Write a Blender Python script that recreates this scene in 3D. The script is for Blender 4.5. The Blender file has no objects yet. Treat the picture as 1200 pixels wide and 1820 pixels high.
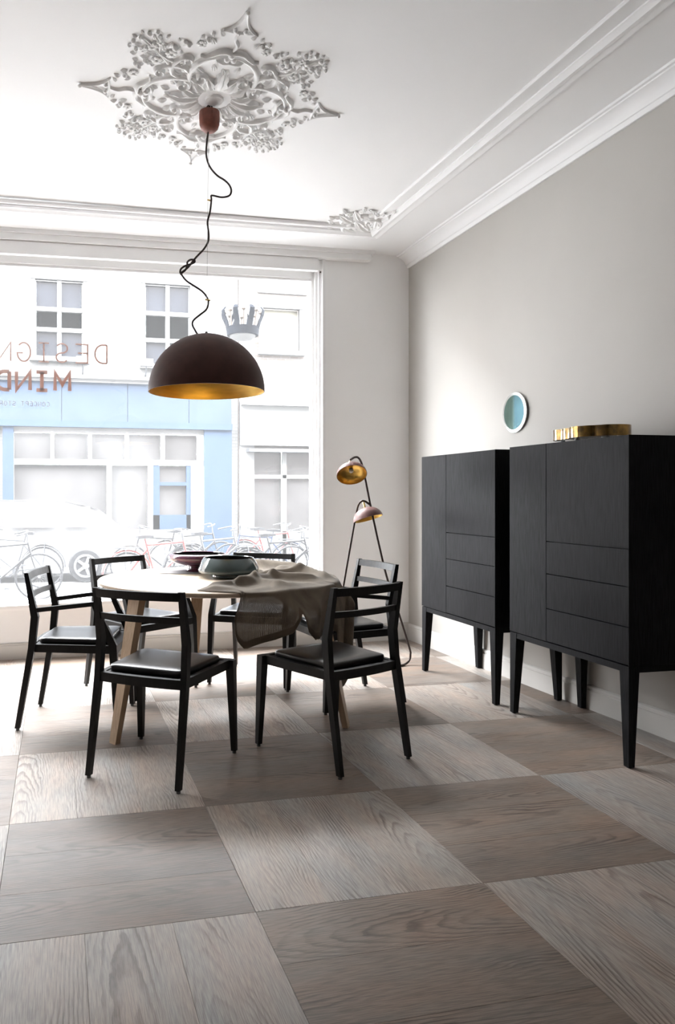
import bpy, bmesh, math, random
from math import sin, cos, pi, radians, sqrt, atan2, hypot
from mathutils import Vector, Matrix

C = bpy.context.scene.collection
SC = bpy.context.scene

# ------------------------------------------------------------------ camera, sky, sun, exposure
cam_d = bpy.data.cameras.new('camera')
cam = bpy.data.objects.new('camera', cam_d)
C.objects.link(cam)
cam.location = (0, 0, 1.2)
cam.rotation_euler = (pi / 2, 0, -0.21567)
cam_d.sensor_width = 36
cam_d.lens = 1296.2 * 36 / 1820
cam_d.shift_x = (600 - 385.3) / 1820
cam_d.shift_y = -(910 - 880.2) / 1820
cam_d.clip_start = 0.05
SC.camera = cam

world = bpy.data.worlds.new('sky')
SC.world = world
world.use_nodes = True
nt = world.node_tree                     # overcast sky, brighter towards the zenith
bg = nt.nodes['Background']
tcw = nt.nodes.new('ShaderNodeTexCoord')
spw = nt.nodes.new('ShaderNodeSeparateXYZ')
nt.links.new(tcw.outputs['Generated'], spw.inputs[0])
mrw = nt.nodes.new('ShaderNodeMapRange')
mrw.inputs[1].default_value, mrw.inputs[2].default_value = 0.0, 1.0
mrw.inputs[3].default_value, mrw.inputs[4].default_value = 0.8, 1.25
nt.links.new(spw.outputs[2], mrw.inputs[0])
SKY = 47.0
mlw = nt.nodes.new('ShaderNodeMath')
mlw.operation = 'MULTIPLY'
mlw.inputs[1].default_value = SKY
nt.links.new(mrw.outputs[0], mlw.inputs[0])
bg.inputs[0].default_value = (0.94, 0.97, 1.0, 1)
nt.links.new(mlw.outputs[0], bg.inputs[1])

por_d = bpy.data.lights.new('window_portal', 'AREA')   # guides sky sampling through the shop window
por_d.shape = 'RECTANGLE'
por_d.size, por_d.size_y = 4.5, 2.6
por_d.cycles.is_portal = True
por = bpy.data.objects.new('window_portal', por_d)
C.objects.link(por)
por.location = (-0.2, 5.80, 1.72)
por.rotation_euler = (radians(-90), 0, 0)

SC.view_settings.view_transform = 'Standard'
SC.view_settings.look = 'None'
SC.view_settings.gamma = 1.0
SC.view_settings.use_curve_mapping = False
SC.view_settings.exposure = 0.0
SC.cycles.use_denoising = True
SC.cycles.max_bounces = 12
SC.cycles.diffuse_bounces = 6
SC.cycles.transparent_max_bounces = 16
SC.cycles.sample_clamp_indirect = 12.0
SC.cycles.caustics_reflective = False
SC.cycles.caustics_refractive = False

rng = random.Random(7)

# ------------------------------------------------------------------ helpers: materials
def mat(name):
    m = bpy.data.materials.new(name)
    m.use_nodes = True
    return m, m.node_tree.nodes, m.node_tree.links, m.node_tree.nodes['Principled BSDF']

def ramp(nd, stops):
    n = nd.new('ShaderNodeValToRGB')
    e = n.color_ramp.elements
    while len(e) > 1:
        e.remove(e[-1])
    e[0].position, e[0].color = stops[0][0], tuple(stops[0][1]) + (1,)
    for p, c in stops[1:]:
        x = e.new(p)
        x.color = tuple(c) + (1,)
    return n

def plain(name, col, rough=0.5, metal=0.0, var=0.06, scale=20, bump=0.0, bscale=200, coat=0.0, spec=0.5, stretch=(1, 1, 1)):
    m, nd, lk, b = mat(name)
    tc = nd.new('ShaderNodeTexCoord')
    mp = nd.new('ShaderNodeMapping')
    mp.inputs['Scale'].default_value = stretch
    lk.new(tc.outputs['Object'], mp.inputs[0])
    nz = nd.new('ShaderNodeTexNoise')
    nz.inputs['Scale'].default_value = scale
    nz.inputs['Detail'].default_value = 5
    lk.new(mp.outputs[0], nz.inputs['Vector'])
    r = ramp(nd, [(0.3, [max(0, c * (1 - var)) for c in col]), (0.7, [min(1, c * (1 + var)) for c in col])])
    lk.new(nz.outputs['Fac'], r.inputs[0])
    lk.new(r.outputs[0], b.inputs['Base Color'])
    b.inputs['Roughness'].default_value = rough
    b.inputs['Metallic'].default_value = metal
    b.inputs['Specular IOR Level'].default_value = spec
    b.inputs['Coat Weight'].default_value = coat
    b.inputs['Coat Roughness'].default_value = 0.22 if coat < 1 else 0.03
    if bump:
        n2 = nd.new('ShaderNodeTexNoise')
        n2.inputs['Scale'].default_value = bscale
        n2.inputs['Detail'].default_value = 4
        lk.new(mp.outputs[0], n2.inputs['Vector'])
        bp = nd.new('ShaderNodeBump')
        bp.inputs['Strength'].default_value = bump
        bp.inputs['Distance'].default_value = 0.002
        lk.new(n2.outputs['Fac'], bp.inputs['Height'])
        lk.new(bp.outputs[0], b.inputs['Normal'])
    return m

def math_node(nd, lk, op, a, b=None, c=None):
    n = nd.new('ShaderNodeMath')
    n.operation = op
    for i, v in enumerate((a, b, c)):
        if v is None:
            continue
        if isinstance(v, (int, float)):
            n.inputs[i].default_value = v
        else:
            lk.new(v, n.inputs[i])
    return n.outputs[0]

def oak_floor_material():
    """Brushed oak: rings cut along a plank (object x = grain), offset per plank; tone from the object colour, with directional sheen painted in."""
    m, nd, lk, b = mat('brushed_oak')
    M = lambda op, a, b_=None, c_=None: math_node(nd, lk, op, a, b_, c_)
    tc = nd.new('ShaderNodeTexCoord')
    oi = nd.new('ShaderNodeObjectInfo')
    sp = nd.new('ShaderNodeSeparateXYZ')
    lk.new(tc.outputs['Object'], sp.inputs[0])
    rnd = oi.outputs['Random']
    r2 = M('FRACT', M('MULTIPLY', rnd, 37.31))
    r3 = M('FRACT', M('MULTIPLY', rnd, 91.77))
    r4 = M('FRACT', M('MULTIPLY', rnd, 173.13))
    x, y = sp.outputs[0], sp.outputs[1]
    # slow wander of the grain
    cv = nd.new('ShaderNodeCombineXYZ')
    lk.new(M('MULTIPLY', x, 3.0), cv.inputs[0])
    lk.new(M('MULTIPLY', y, 9.0), cv.inputs[1])
    lk.new(M('MULTIPLY', rnd, 60.0), cv.inputs[2])
    n1 = nd.new('ShaderNodeTexNoise')
    n1.inputs['Scale'].default_value = 1.0
    n1.inputs['Detail'].default_value = 3
    lk.new(cv.outputs[0], n1.inputs['Vector'])
    cv2 = nd.new('ShaderNodeCombineXYZ')
    lk.new(M('MULTIPLY', x, 14.0), cv2.inputs[0])
    lk.new(M('MULTIPLY', y, 50.0), cv2.inputs[1])
    lk.new(M('MULTIPLY', rnd, 31.0), cv2.inputs[2])
    n2 = nd.new('ShaderNodeTexNoise')
    n2.inputs['Scale'].default_value = 1.0
    n2.inputs['Detail'].default_value = 4
    lk.new(cv2.outputs[0], n2.inputs['Vector'])
    yc = M('ADD', M('ADD', y, M('MULTIPLY', M('SUBTRACT', r2, 0.5), 0.19)), M('MULTIPLY', M('SUBTRACT', n1.outputs['Fac'], 0.5), 0.05))
    k = M('MULTIPLY', M('SUBTRACT', r3, 0.5), 0.22)
    c0 = M('ADD', M('MULTIPLY', r4, 0.07), 0.035)
    ax = M('ADD', M('MULTIPLY', x, k), c0)
    rr = M('SQRT', M('ADD', M('MULTIPLY', yc, yc), M('MULTIPLY', ax, ax)))
    rr = M('ADD', rr, M('MULTIPLY', M('SUBTRACT', n2.outputs['Fac'], 0.5), 0.007))
    rr = M('ADD', rr, M('MULTIPLY', M('SUBTRACT', n1.outputs['Fac'], 0.5), 0.022))
    fr = M('FRACT', M('MULTIPLY', rr, 105.0))
    rg = ramp(nd, [(0.0, (0.25,) * 3), (0.12, (0.0,) * 3), (0.5, (0.08,) * 3), (0.84, (1.0,) * 3), (0.96, (0.85,) * 3), (1.0, (0.25,) * 3)])
    lk.new(fr, rg.inputs[0])
    # rings show strongly only here and there
    cv3 = nd.new('ShaderNodeCombineXYZ')
    lk.new(M('MULTIPLY', x, 2.2), cv3.inputs[0])
    lk.new(M('MULTIPLY', y, 8.0), cv3.inputs[1])
    lk.new(M('MULTIPLY', rnd, 17.0), cv3.inputs[2])
    n3 = nd.new('ShaderNodeTexNoise')
    n3.inputs['Scale'].default_value = 1.0
    n3.inputs['Detail'].default_value = 2
    lk.new(cv3.outputs[0], n3.inputs['Vector'])
    ms = ramp(nd, [(0.42, (0.10,) * 3), (0.66, (1.0,) * 3)])
    lk.new(n3.outputs['Fac'], ms.inputs[0])
    ring = M('MULTIPLY', rg.outputs[0], ms.outputs[0])
    # pores: fine streaks
    cv4 = nd.new('ShaderNodeCombineXYZ')
    lk.new(M('MULTIPLY', x, 16.0), cv4.inputs[0])
    lk.new(M('MULTIPLY', y, 420.0), cv4.inputs[1])
    lk.new(M('MULTIPLY', rnd, 23.0), cv4.inputs[2])
    n4 = nd.new('ShaderNodeTexNoise')
    n4.inputs['Scale'].default_value = 1.0
    n4.inputs['Detail'].default_value = 3
    lk.new(cv4.outputs[0], n4.inputs['Vector'])
    pore = ramp(nd, [(0.38, (0.72,) * 3), (0.60, (1.12,) * 3)])
    lk.new(n4.outputs['Fac'], pore.inputs[0])
    # broad blue-grey and pinkish drifts
    drift = ramp(nd, [(0.3, (0.92, 1.0, 1.06)), (0.5, (1.0, 1.0, 1.0)), (0.7, (1.08, 0.99, 0.94))])
    lk.new(n1.outputs['Fac'], drift.inputs[0])
    m1 = nd.new('ShaderNodeMix'); m1.data_type = 'RGBA'; m1.blend_type = 'MULTIPLY'; m1.inputs[0].default_value = 1
    lk.new(oi.outputs['Color'], m1.inputs[6]); lk.new(pore.outputs[0], m1.inputs[7])
    m2 = nd.new('ShaderNodeMix'); m2.data_type = 'RGBA'; m2.blend_type = 'MULTIPLY'; m2.inputs[0].default_value = 1
    lk.new(m1.outputs[2], m2.inputs[6]); lk.new(drift.outputs[0], m2.inputs[7])
    dk = nd.new('ShaderNodeMix'); dk.data_type = 'RGBA'; dk.blend_type = 'MULTIPLY'
    lk.new(M('MULTIPLY', ring, 0.85), dk.inputs[0]); lk.new(m2.outputs[2], dk.inputs[6])
    dk.inputs[7].default_value = (0.34, 0.30, 0.29, 1)
    lk.new(dk.outputs[2], b.inputs['Base Color'])
    lk.new(M('ADD', 0.40, M('MULTIPLY', n4.outputs['Fac'], 0.14)), b.inputs['Roughness'])
    b.inputs['Specular IOR Level'].default_value = 0.5
    bp = nd.new('ShaderNodeBump')
    bp.inputs['Strength'].default_value = 0.35
    bp.inputs['Distance'].default_value = 0.0015
    lk.new(M('SUBTRACT', M('MULTIPLY', n4.outputs['Fac'], 0.7), M('MULTIPLY', ring, 0.6)), bp.inputs['Height'])
    lk.new(bp.outputs[0], b.inputs['Normal'])
    return m

def grain_material(name, dark, light, rough=0.45, axis='Z', spec=0.5, bump=0.25, freq=260, coat=0.0):
    m, nd, lk, b = mat(name)
    tc = nd.new('ShaderNodeTexCoord')
    mp = nd.new('ShaderNodeMapping')
    s = [freq, freq, freq]
    s['XYZ'.index(axis)] = freq / 28
    mp.inputs['Scale'].default_value = s
    lk.new(tc.outputs['Object'], mp.inputs[0])
    nz = nd.new('ShaderNodeTexNoise')
    nz.inputs['Scale'].default_value = 1
    nz.inputs['Detail'].default_value = 4
    lk.new(mp.outputs[0], nz.inputs['Vector'])
    r = ramp(nd, [(0.35, dark), (0.65, light)])
    lk.new(nz.outputs['Fac'], r.inputs[0])
    lk.new(r.outputs[0], b.inputs['Base Color'])
    b.inputs['Roughness'].default_value = rough
    b.inputs['Specular IOR Level'].default_value = spec
    b.inputs['Coat Weight'].default_value = coat
    b.inputs['Coat Roughness'].default_value = 0.22 if coat < 1 else 0.03
    bp = nd.new('ShaderNodeBump')
    bp.inputs['Strength'].default_value = bump
    bp.inputs['Distance'].default_value = 0.001
    lk.new(nz.outputs['Fac'], bp.inputs['Height'])
    lk.new(bp.outputs[0], b.inputs['Normal'])
    return m

def brick_material(name, c1, c2, mortar):
    m, nd, lk, b = mat(name)
    tc = nd.new('ShaderNodeTexCoord')
    mp = nd.new('ShaderNodeMapping')
    mp.inputs['Rotation'].default_value = (radians(90), 0, 0)
    lk.new(tc.outputs['Object'], mp.inputs[0])
    br = nd.new('ShaderNodeTexBrick')
    br.inputs['Scale'].default_value = 1.0
    br.inputs['Brick Width'].default_value = 0.22
    br.inputs['Row Height'].default_value = 0.075
    br.inputs['Mortar Size'].default_value = 0.008
    br.inputs['Color1'].default_value = c1 + (1,)
    br.inputs['Color2'].default_value = c2 + (1,)
    br.inputs['Mortar'].default_value = mortar + (1,)
    lk.new(mp.outputs[0], br.inputs['Vector'])
    lk.new(br.outputs['Color'], b.inputs['Base Color'])
    b.inputs['Roughness'].default_value = 0.9
    b.inputs['Specular IOR Level'].default_value = 0.05
    return m

def glass_material(name, glare_veil, tint=(1, 1, 1)):
    """Flat pane: clear, a weak mirror, and a translucent share that imitates veiling glare over the street."""
    m, nd, lk, b = mat(name)
    nd.remove(b)
    out = nd['Material Output']
    tr = nd.new('ShaderNodeBsdfTransparent')
    tr.inputs[0].default_value = tint + (1,)
    gl = nd.new('ShaderNodeBsdfGlossy')
    gl.inputs['Roughness'].default_value = 0.02
    tl = nd.new('ShaderNodeBsdfTranslucent')
    tl.inputs[0].default_value = (1, 1, 1, 1)
    lw = nd.new('ShaderNodeLayerWeight')
    lw.inputs[0].default_value = 0.5
    fr = math_node(nd, lk, 'ADD', 0.02, math_node(nd, lk, 'MULTIPLY', math_node(nd, lk, 'POWER', lw.outputs['Facing'], 5.0), 0.4))
    a = nd.new('ShaderNodeMixShader')
    lk.new(fr, a.inputs[0]); lk.new(tr.outputs[0], a.inputs[1]); lk.new(gl.outputs[0], a.inputs[2])
    nz = nd.new('ShaderNodeTexNoise')
    nz.inputs['Scale'].default_value = 1.5
    rp = ramp(nd, [(0.3, (glare_veil * 0.95,) * 3), (0.7, (glare_veil * 1.05,) * 3)])
    lk.new(nz.outputs['Fac'], rp.inputs[0])
    a2 = nd.new('ShaderNodeMixShader')
    lk.new(rp.outputs[0], a2.inputs[0]); lk.new(a.outputs[0], a2.inputs[1]); lk.new(tl.outputs[0], a2.inputs[2])
    lk.new(a2.outputs[0], out.inputs[0])
    return m

def linen_material():
    m, nd, lk, b = mat('linen')
    out = nd['Material Output']
    uv = nd.new('ShaderNodeUVMap')
    mp = nd.new('ShaderNodeMapping')
    mp.inputs['Scale'].default_value = (260, 260, 260)
    lk.new(uv.outputs[0], mp.inputs[0])
    w1 = nd.new('ShaderNodeTexWave'); w1.bands_direction = 'X'
    w2 = nd.new('ShaderNodeTexWave'); w2.bands_direction = 'Y'
    for w in (w1, w2):
        w.inputs['Scale'].default_value = 0.35
        w.inputs['Distortion'].default_value = 2.5
        lk.new(mp.outputs[0], w.inputs['Vector'])
    mx = math_node(nd, lk, 'MAXIMUM', w1.outputs['Fac'], w2.outputs['Fac'])
    nz = nd.new('ShaderNodeTexNoise')
    nz.inputs['Scale'].default_value = 9
    nz.inputs['Detail'].default_value = 6
    lk.new(uv.outputs[0], nz.inputs['Vector'])
    r = ramp(nd, [(0.3, (0.145, 0.112, 0.078)), (0.7, (0.26, 0.21, 0.155))])
    lk.new(nz.outputs['Fac'], r.inputs[0])
    # hem: doubled cloth along the border
    sp = nd.new('ShaderNodeSeparateXYZ')
    lk.new(uv.outputs[0], sp.inputs[0])
    eu = math_node(nd, lk, 'ABSOLUTE', math_node(nd, lk, 'SUBTRACT', sp.outputs[0], 0.5))
    ev = math_node(nd, lk, 'ABSOLUTE', math_node(nd, lk, 'SUBTRACT', sp.outputs[1], 0.5))
    e = math_node(nd, lk, 'MAXIMUM', eu, ev)
    hem = math_node(nd, lk, 'GREATER_THAN', ev, 0.455)
    hc = nd.new('ShaderNodeMix'); hc.data_type = 'RGBA'; hc.blend_type = 'MULTIPLY'
    lk.new(math_node(nd, lk, 'MULTIPLY', hem, 0.75), hc.inputs[0])
    lk.new(r.outputs[0], hc.inputs[6]); hc.inputs[7].default_value = (0.62, 0.56, 0.5, 1)
    lk.new(hc.outputs[2], b.inputs['Base Color'])
    b.inputs['Roughness'].default_value = 0.9
    b.inputs['Sheen Weight'].default_value = 0.2
    tl = nd.new('ShaderNodeBsdfTranslucent')
    lk.new(hc.outputs[2], tl.inputs[0])
    a = nd.new('ShaderNodeMixShader'); a.inputs[0].default_value = 0.2
    lk.new(b.outputs[0], a.inputs[1]); lk.new(tl.outputs[0], a.inputs[2])
    tr = nd.new('ShaderNodeBsdfTransparent')
    a2 = nd.new('ShaderNodeMixShader')
    lk.new(ramp_out(nd, lk, mx, [(0.38, (0.6,) * 3), (0.62, (0.05,) * 3)], hem), a2.inputs[0])
    lk.new(a.outputs[0], a2.inputs[1]); lk.new(tr.outputs[0], a2.inputs[2])
    lk.new(a2.outputs[0], out.inputs[0])
    return m

def ramp_out(nd, lk, fac, stops, hem):
    r = ramp(nd, stops)
    lk.new(fac, r.inputs[0])
    return math_node(nd, lk, 'MULTIPLY', r.outputs[0], math_node(nd, lk, 'SUBTRACT', 1.0, math_node(nd, lk, 'MULTIPLY', hem, 0.7)))

# ------------------------------------------------------------------ helpers: meshes
class MB:
    def __init__(s):
        s.bm = bmesh.new()

    def hexa(s, P):
        """eight points: bottom ring 0-3, top ring 4-7"""
        v = [s.bm.verts.new(p) for p in P]
        for f in ((3, 2, 1, 0), (4, 5, 6, 7), (0, 1, 5, 4), (1, 2, 6, 5), (2, 3, 7, 6), (3, 0, 4, 7)):
            s.bm.faces.new([v[i] for i in f])
        return v

    def box(s, x0, x1, y0, y1, z0, z1):
        return s.hexa([(x0, y0, z0), (x1, y0, z0), (x1, y1, z0), (x0, y1, z0), (x0, y0, z1), (x1, y0, z1), (x1, y1, z1), (x0, y1, z1)])

    def loft(s, rings, close=True, caps=True):
        R = [[s.bm.verts.new(p) for p in r] for r in rings]
        n = len(R[0])
        for a, b in zip(R, R[1:]):
            for i in range(n if close else n - 1):
                j = (i + 1) % n
                s.bm.faces.new((a[i], a[j], b[j], b[i]))
        if caps and close:
            s.bm.faces.new(R[0][::-1])
            s.bm.faces.new(R[-1])
        return R

    def bars(s, stations, w, t):
        """rectangular-section member through stations (x,y,z); w = size in x, t = size in y per station"""
        rings = []
        for (x, y, z), a, b in zip(stations, w, t):
            rings.append([(x - a / 2, y - b / 2, z), (x + a / 2, y - b / 2, z), (x + a / 2, y + b / 2, z), (x - a / 2, y + b / 2, z)])
        return s.loft(rings)

    def tube(s, pts, r, n=10, caps=True, closed=False):
        pts = [Vector(p) for p in pts]
        m = len(pts)
        rad = r if isinstance(r, (list, tuple)) else [r] * m
        up = None
        rings = []
        for i, p in enumerate(pts):
            if closed:
                t = pts[(i + 1) % m] - pts[i - 1]
            else:
                t = pts[min(i + 1, m - 1)] - pts[max(i - 1, 0)]
            t.normalize()
            if up is None:
                up = t.orthogonal().normalized()
            else:
                up = (up - t * up.dot(t))
                up = up.normalized() if up.length > 1e-6 else t.orthogonal().normalized()
            sd = t.cross(up)
            rings.append([p + (up * cos(2 * pi * k / n) + sd * sin(2 * pi * k / n)) * rad[i] for k in range(n)])
        if closed:
            rings.append(rings[0])
            R = [[s.bm.verts.new(q) for q in r_] for r_ in rings[:-1]]
            R.append(R[0])
            for a, b in zip(R, R[1:]):
                for i in range(n):
                    s.bm.faces.new((a[i], a[(i + 1) % n], b[(i + 1) % n], b[i]))
        else:
            s.loft(rings, caps=caps)

    def lathe(s, prof, n=48, M=None, flip=False):
        """prof: (radius, z) from bottom to top; radius 0 closes to a point"""
        rows = []
        for r, z in prof:
            if r < 1e-6:
                rows.append([s.bm.verts.new((0, 0, z))])
            else:
                rows.append([s.bm.verts.new((r * cos(2 * pi * k / n), r * sin(2 * pi * k / n), z)) for k in range(n)])
        for a, b in zip(rows, rows[1:]):
            for k in range(n):
                l = (k + 1) % n
                if len(a) == 1 and len(b) == 1:
                    continue
                if len(a) == 1:
                    f = (a[0], b[l], b[k])
                elif len(b) == 1:
                    f = (a[k], a[l], b[0])
                else:
                    f = (a[k], a[l], b[l], b[k])
                s.bm.faces.new(f[::-1] if flip else f)
        if M is not None:
            bmesh.ops.transform(s.bm, matrix=M, verts=[v for r in rows for v in r])

    def ball(s, c, r, n=10, m=6, squash=1.0):
        prof = [(r * sin(pi * k / m), -r * squash * cos(pi * k / m)) for k in range(m + 1)]
        prof[0] = (0, prof[0][1]); prof[-1] = (0, prof[-1][1])
        s.lathe(prof, n, Matrix.Translation(c))

    def deform(s, fn):
        for v in s.bm.verts:
            v.co = fn(*v.co)
        return s

    def build(s, name, m, parent=None, smooth=None, bevel=0.0, seg=2, solid=0.0):
        if bevel:
            bmesh.ops.bevel(s.bm, geom=[e for e in s.bm.edges if len(e.link_faces) == 2 and e.calc_face_angle(0) > 0.5], offset=bevel, segments=seg, affect='EDGES', clamp_overlap=True)
        bmesh.ops.recalc_face_normals(s.bm, faces=s.bm.faces)
        me = bpy.data.meshes.new(name)
        s.bm.to_mesh(me)
        s.bm.free()
        if smooth is not None:
            for p in me.polygons:
                p.use_smooth = True
            me.set_sharp_from_angle(angle=radians(smooth))
        me.materials.append(m)
        o = bpy.data.objects.new(name, me)
        C.objects.link(o)
        if parent:
            o.parent = parent
        if solid:
            md = o.modifiers.new('thickness', 'SOLIDIFY')
            md.thickness = solid
            md.offset = 0
        return o

def thing(name, label, cat, loc=(0, 0, 0), rz=0, group=None, kind=None):
    o = bpy.data.objects.new(name, None)
    o.empty_display_size = 0.1
    C.objects.link(o)
    o.location = loc
    o.rotation_euler = (0, 0, rz)
    tag(o, label, cat, group)
    return o

def tag(o, label=None, cat=None, group=None, kind=None):
    if label: o['label'] = label
    if cat: o['category'] = cat
    if group: o['group'] = group
    if kind: o['kind'] = kind
    return o

def struct(o, label=None):
    o['kind'] = 'structure'
    if label: o['label'] = label
    return o

def link_copy(o, parent=None, loc=None, rot=None, scale=None):
    c = o.copy()
    C.objects.link(c)
    c.parent = parent
    if loc is not None: c.location = loc
    if rot is not None: c.rotation_euler = rot
    if scale is not None: c.scale = scale
    return c

KIDS = {}
def copy_tree(o, parent=None):
    kids = [c for c in bpy.data.objects if c.parent == o]
    r = o.copy()
    C.objects.link(r)
    r.parent = parent
    for k in kids:
        copy_tree(k, r)
    return r

def smooth_path(pts, n=4):
    """Catmull-Rom through pts"""
    P = [Vector(p) for p in pts]
    out = []
    for i in range(len(P) - 1):
        a, b, c, d = P[max(i - 1, 0)], P[i], P[i + 1], P[min(i + 2, len(P) - 1)]
        for k in range(n):
            t = k / n
            out.append(0.5 * ((2 * b) + (c - a) * t + (2 * a - 5 * b + 4 * c - d) * t * t + (3 * b - a - 3 * c + d) * t ** 3))
    out.append(P[-1])
    return out

# ------------------------------------------------------------------ materials
M_OAK = oak_floor_material()
M_WHITE = plain('white_wall_paint', (0.92, 0.92, 0.92), 0.7, var=0.015, scale=3, bump=0.05, bscale=90)
M_CEIL = plain('ceiling_plaster', (0.85, 0.85, 0.855), 0.8, var=0.012, scale=2, bump=0.05, bscale=60)
M_GREIGE = plain('greige_wall_paint', (0.44, 0.423, 0.397), 0.62, var=0.02, scale=2.5, bump=0.06, bscale=120)
M_BACK = plain('taupe_wall_paint', (0.30, 0.285, 0.27), 0.7, var=0.02, scale=2.5)
M_TRIM = plain('white_gloss_trim', (0.86, 0.86, 0.86), 0.4, var=0.01, scale=5)
M_GREYTRIM = plain('pale_grey_skirting', (0.62, 0.605, 0.58), 0.5, var=0.02, scale=5)
M_PLASTER = plain('ornament_plaster', (0.83, 0.83, 0.83), 0.75, var=0.03, scale=30, bump=0.1, bscale=150)
M_BLACKASH = grain_material('black_stained_ash', (0.004, 0.004, 0.004), (0.009, 0.0088, 0.009), 0.46, 'Z', 0.30, 0.06)
M_BLACKOAK = grain_material('black_stained_oak', (0.004, 0.004, 0.0045), (0.016, 0.016, 0.018), 0.62, 'Z', 0.12, 0.35, 330)
M_LEATHER = plain('black_leather', (0.006, 0.006, 0.007), 0.32, var=0.2, scale=30, bump=0.03, bscale=300, coat=0.3)
M_GLIDE = plain('grey_plastic_glide', (0.05, 0.05, 0.05), 0.5)
M_BEECH = grain_material('pale_oiled_oak', (0.50, 0.36, 0.235), (0.60, 0.45, 0.31), 0.42, 'Z', 0.5, 0.1, 120)
M_BEECHTOP = grain_material('pale_oiled_oak_top', (0.58, 0.46, 0.33), (0.68, 0.55, 0.42), 0.38, 'X', 0.5, 0.08, 90)
M_RUST = plain('rust_brown_lacquer', (0.050, 0.018, 0.013), 0.6, var=0.2, scale=14, bump=0.08, bscale=300, spec=0.25)
M_RUSTCUP = plain('rust_red_lacquer', (0.18, 0.05, 0.03), 0.6, var=0.25, scale=40, bump=0.15, bscale=300)
M_MAUVE = plain('mauve_brown_lacquer', (0.16, 0.078, 0.07), 0.5, var=0.15, scale=30)
M_GOLD = plain('gold_leaf', (0.90, 0.60, 0.17), 0.38, 1.0, var=0.10, scale=10, bump=0.06, bscale=60, stretch=(1, 1, 5))
M_BRASS = plain('brass', (0.80, 0.58, 0.25), 0.25, 1.0, var=0.05)
M_CABLE = plain('black_cloth_cable', (0.035, 0.022, 0.018), 0.7, var=0.2, scale=200)
M_STEEL = plain('steel_wire', (0.35, 0.35, 0.35), 0.35, 1.0)
M_ROD = plain('dark_bronze_rod', (0.045, 0.032, 0.028), 0.38, 0.6, var=0.2)
M_TRAY = plain('amber_mirror_glass', (0.30, 0.175, 0.04), 0.10, 1.0, var=0.7, scale=26, bump=0.25, bscale=60, coat=1.0)
M_LINEN = linen_material()
M_PURPLE = plain('aubergine_glaze', (0.085, 0.018, 0.045), 0.10, var=0.35, scale=9, coat=1.0)
M_TEAL = plain('teal_grey_glaze', (0.055, 0.085, 0.09), 0.06, var=0.3, scale=7, coat=1.0)
M_BOWLIN = plain('dark_bowl_glaze', (0.02, 0.016, 0.016), 0.15, var=0.3, scale=9, coat=0.6)
M_MAT = plain('grey_felt', (0.30, 0.29, 0.29), 0.9, var=0.08, scale=60)
M_MIRROR = plain('teal_mirror_glass', (0.33, 0.52, 0.47), 0.05, 1.0, var=0.18, scale=4)
M_MIRRIM = plain('etched_mirror_rim', (0.90, 0.93, 0.92), 0.22, 1.0, var=0.08, scale=60, bump=0.5, bscale=70)
M_BULB = plain('frosted_bulb', (0.75, 0.72, 0.66), 0.15, 0.0, coat=1.0)
M_GLASS = glass_material('window_glass', 0.014)
def vinyl(name, col, through):
    m = plain(name, col, 0.6, var=0.04)
    nd, lk = m.node_tree.nodes, m.node_tree.links
    tl = nd.new('ShaderNodeBsdfTranslucent')
    tl.inputs[0].default_value = tuple(through) + (1,)
    ad = nd.new('ShaderNodeAddShader')
    lk.new(nd['Principled BSDF'].outputs[0], ad.inputs[0]); lk.new(tl.outputs[0], ad.inputs[1])
    lk.new(ad.outputs[0], nd['Material Output'].inputs[0])
    return m
M_LETTER = vinyl('copper_vinyl', (0.20, 0.115, 0.085), (0.13, 0.078, 0.060))
M_LETTER2 = vinyl('pale_copper_vinyl', (0.3, 0.26, 0.24), (0.075, 0.07, 0.068))
# the street
M_WBRICK = brick_material('white_painted_brick', (0.10, 0.0993, 0.0978), (0.092, 0.091, 0.09), (0.072, 0.072, 0.072))
M_PBRICK = brick_material('pale_brick', (0.085, 0.075, 0.07), (0.07, 0.06, 0.054), (0.10, 0.096, 0.093))
M_EXTW = plain('white_street_paint', (0.12, 0.12, 0.12), 0.8, var=0.03, scale=3, spec=0.05)
M_BLUE = plain('pale_blue_shopfront', (0.030, 0.041, 0.060), 0.8, var=0.06, scale=2, spec=0.05)
M_BLUED = plain('blue_shopfront_trim', (0.025, 0.037, 0.058), 0.8, var=0.06, scale=2, spec=0.05)
M_PANE = plain('street_window_pane', (0.015, 0.017, 0.022), 0.12, var=0.3, scale=0.6)
M_PANEL = plain('shop_window_glass', (0.05, 0.048, 0.048), 0.15, var=0.3, scale=0.7)
M_BLIND = plain('cream_blind', (0.08, 0.074, 0.056), 0.7, var=0.05)
M_STREET = plain('street_stone', (0.15, 0.149, 0.147), 0.9, var=0.1, scale=4)
M_CAR = plain('white_car_paint', (0.22, 0.22, 0.223), 0.2, var=0.01, coat=1.0)
M_TYRE = plain('tyre_rubber', (0.012, 0.012, 0.014), 0.8, var=0.1)
M_ALLOY = plain('alloy_hub', (0.09, 0.09, 0.092), 0.4, var=0.05)
M_BIKE_K = plain('black_bike_enamel', (0.01, 0.01, 0.012), 0.4)
M_BIKE_R = plain('red_bike_enamel', (0.12, 0.014, 0.014), 0.4)
M_BIKE_B = plain('blue_bike_enamel', (0.016, 0.024, 0.05), 0.4)
M_BIKE_G = plain('grey_bike_enamel', (0.04, 0.042, 0.046), 0.4)
M_CROWN = plain('blue_grey_crown_paint', (0.006, 0.008, 0.013), 0.8, spec=0.05)
M_CROWNGOLD = plain('crown_gold_paint', (0.05, 0.034, 0.022), 0.6)

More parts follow.
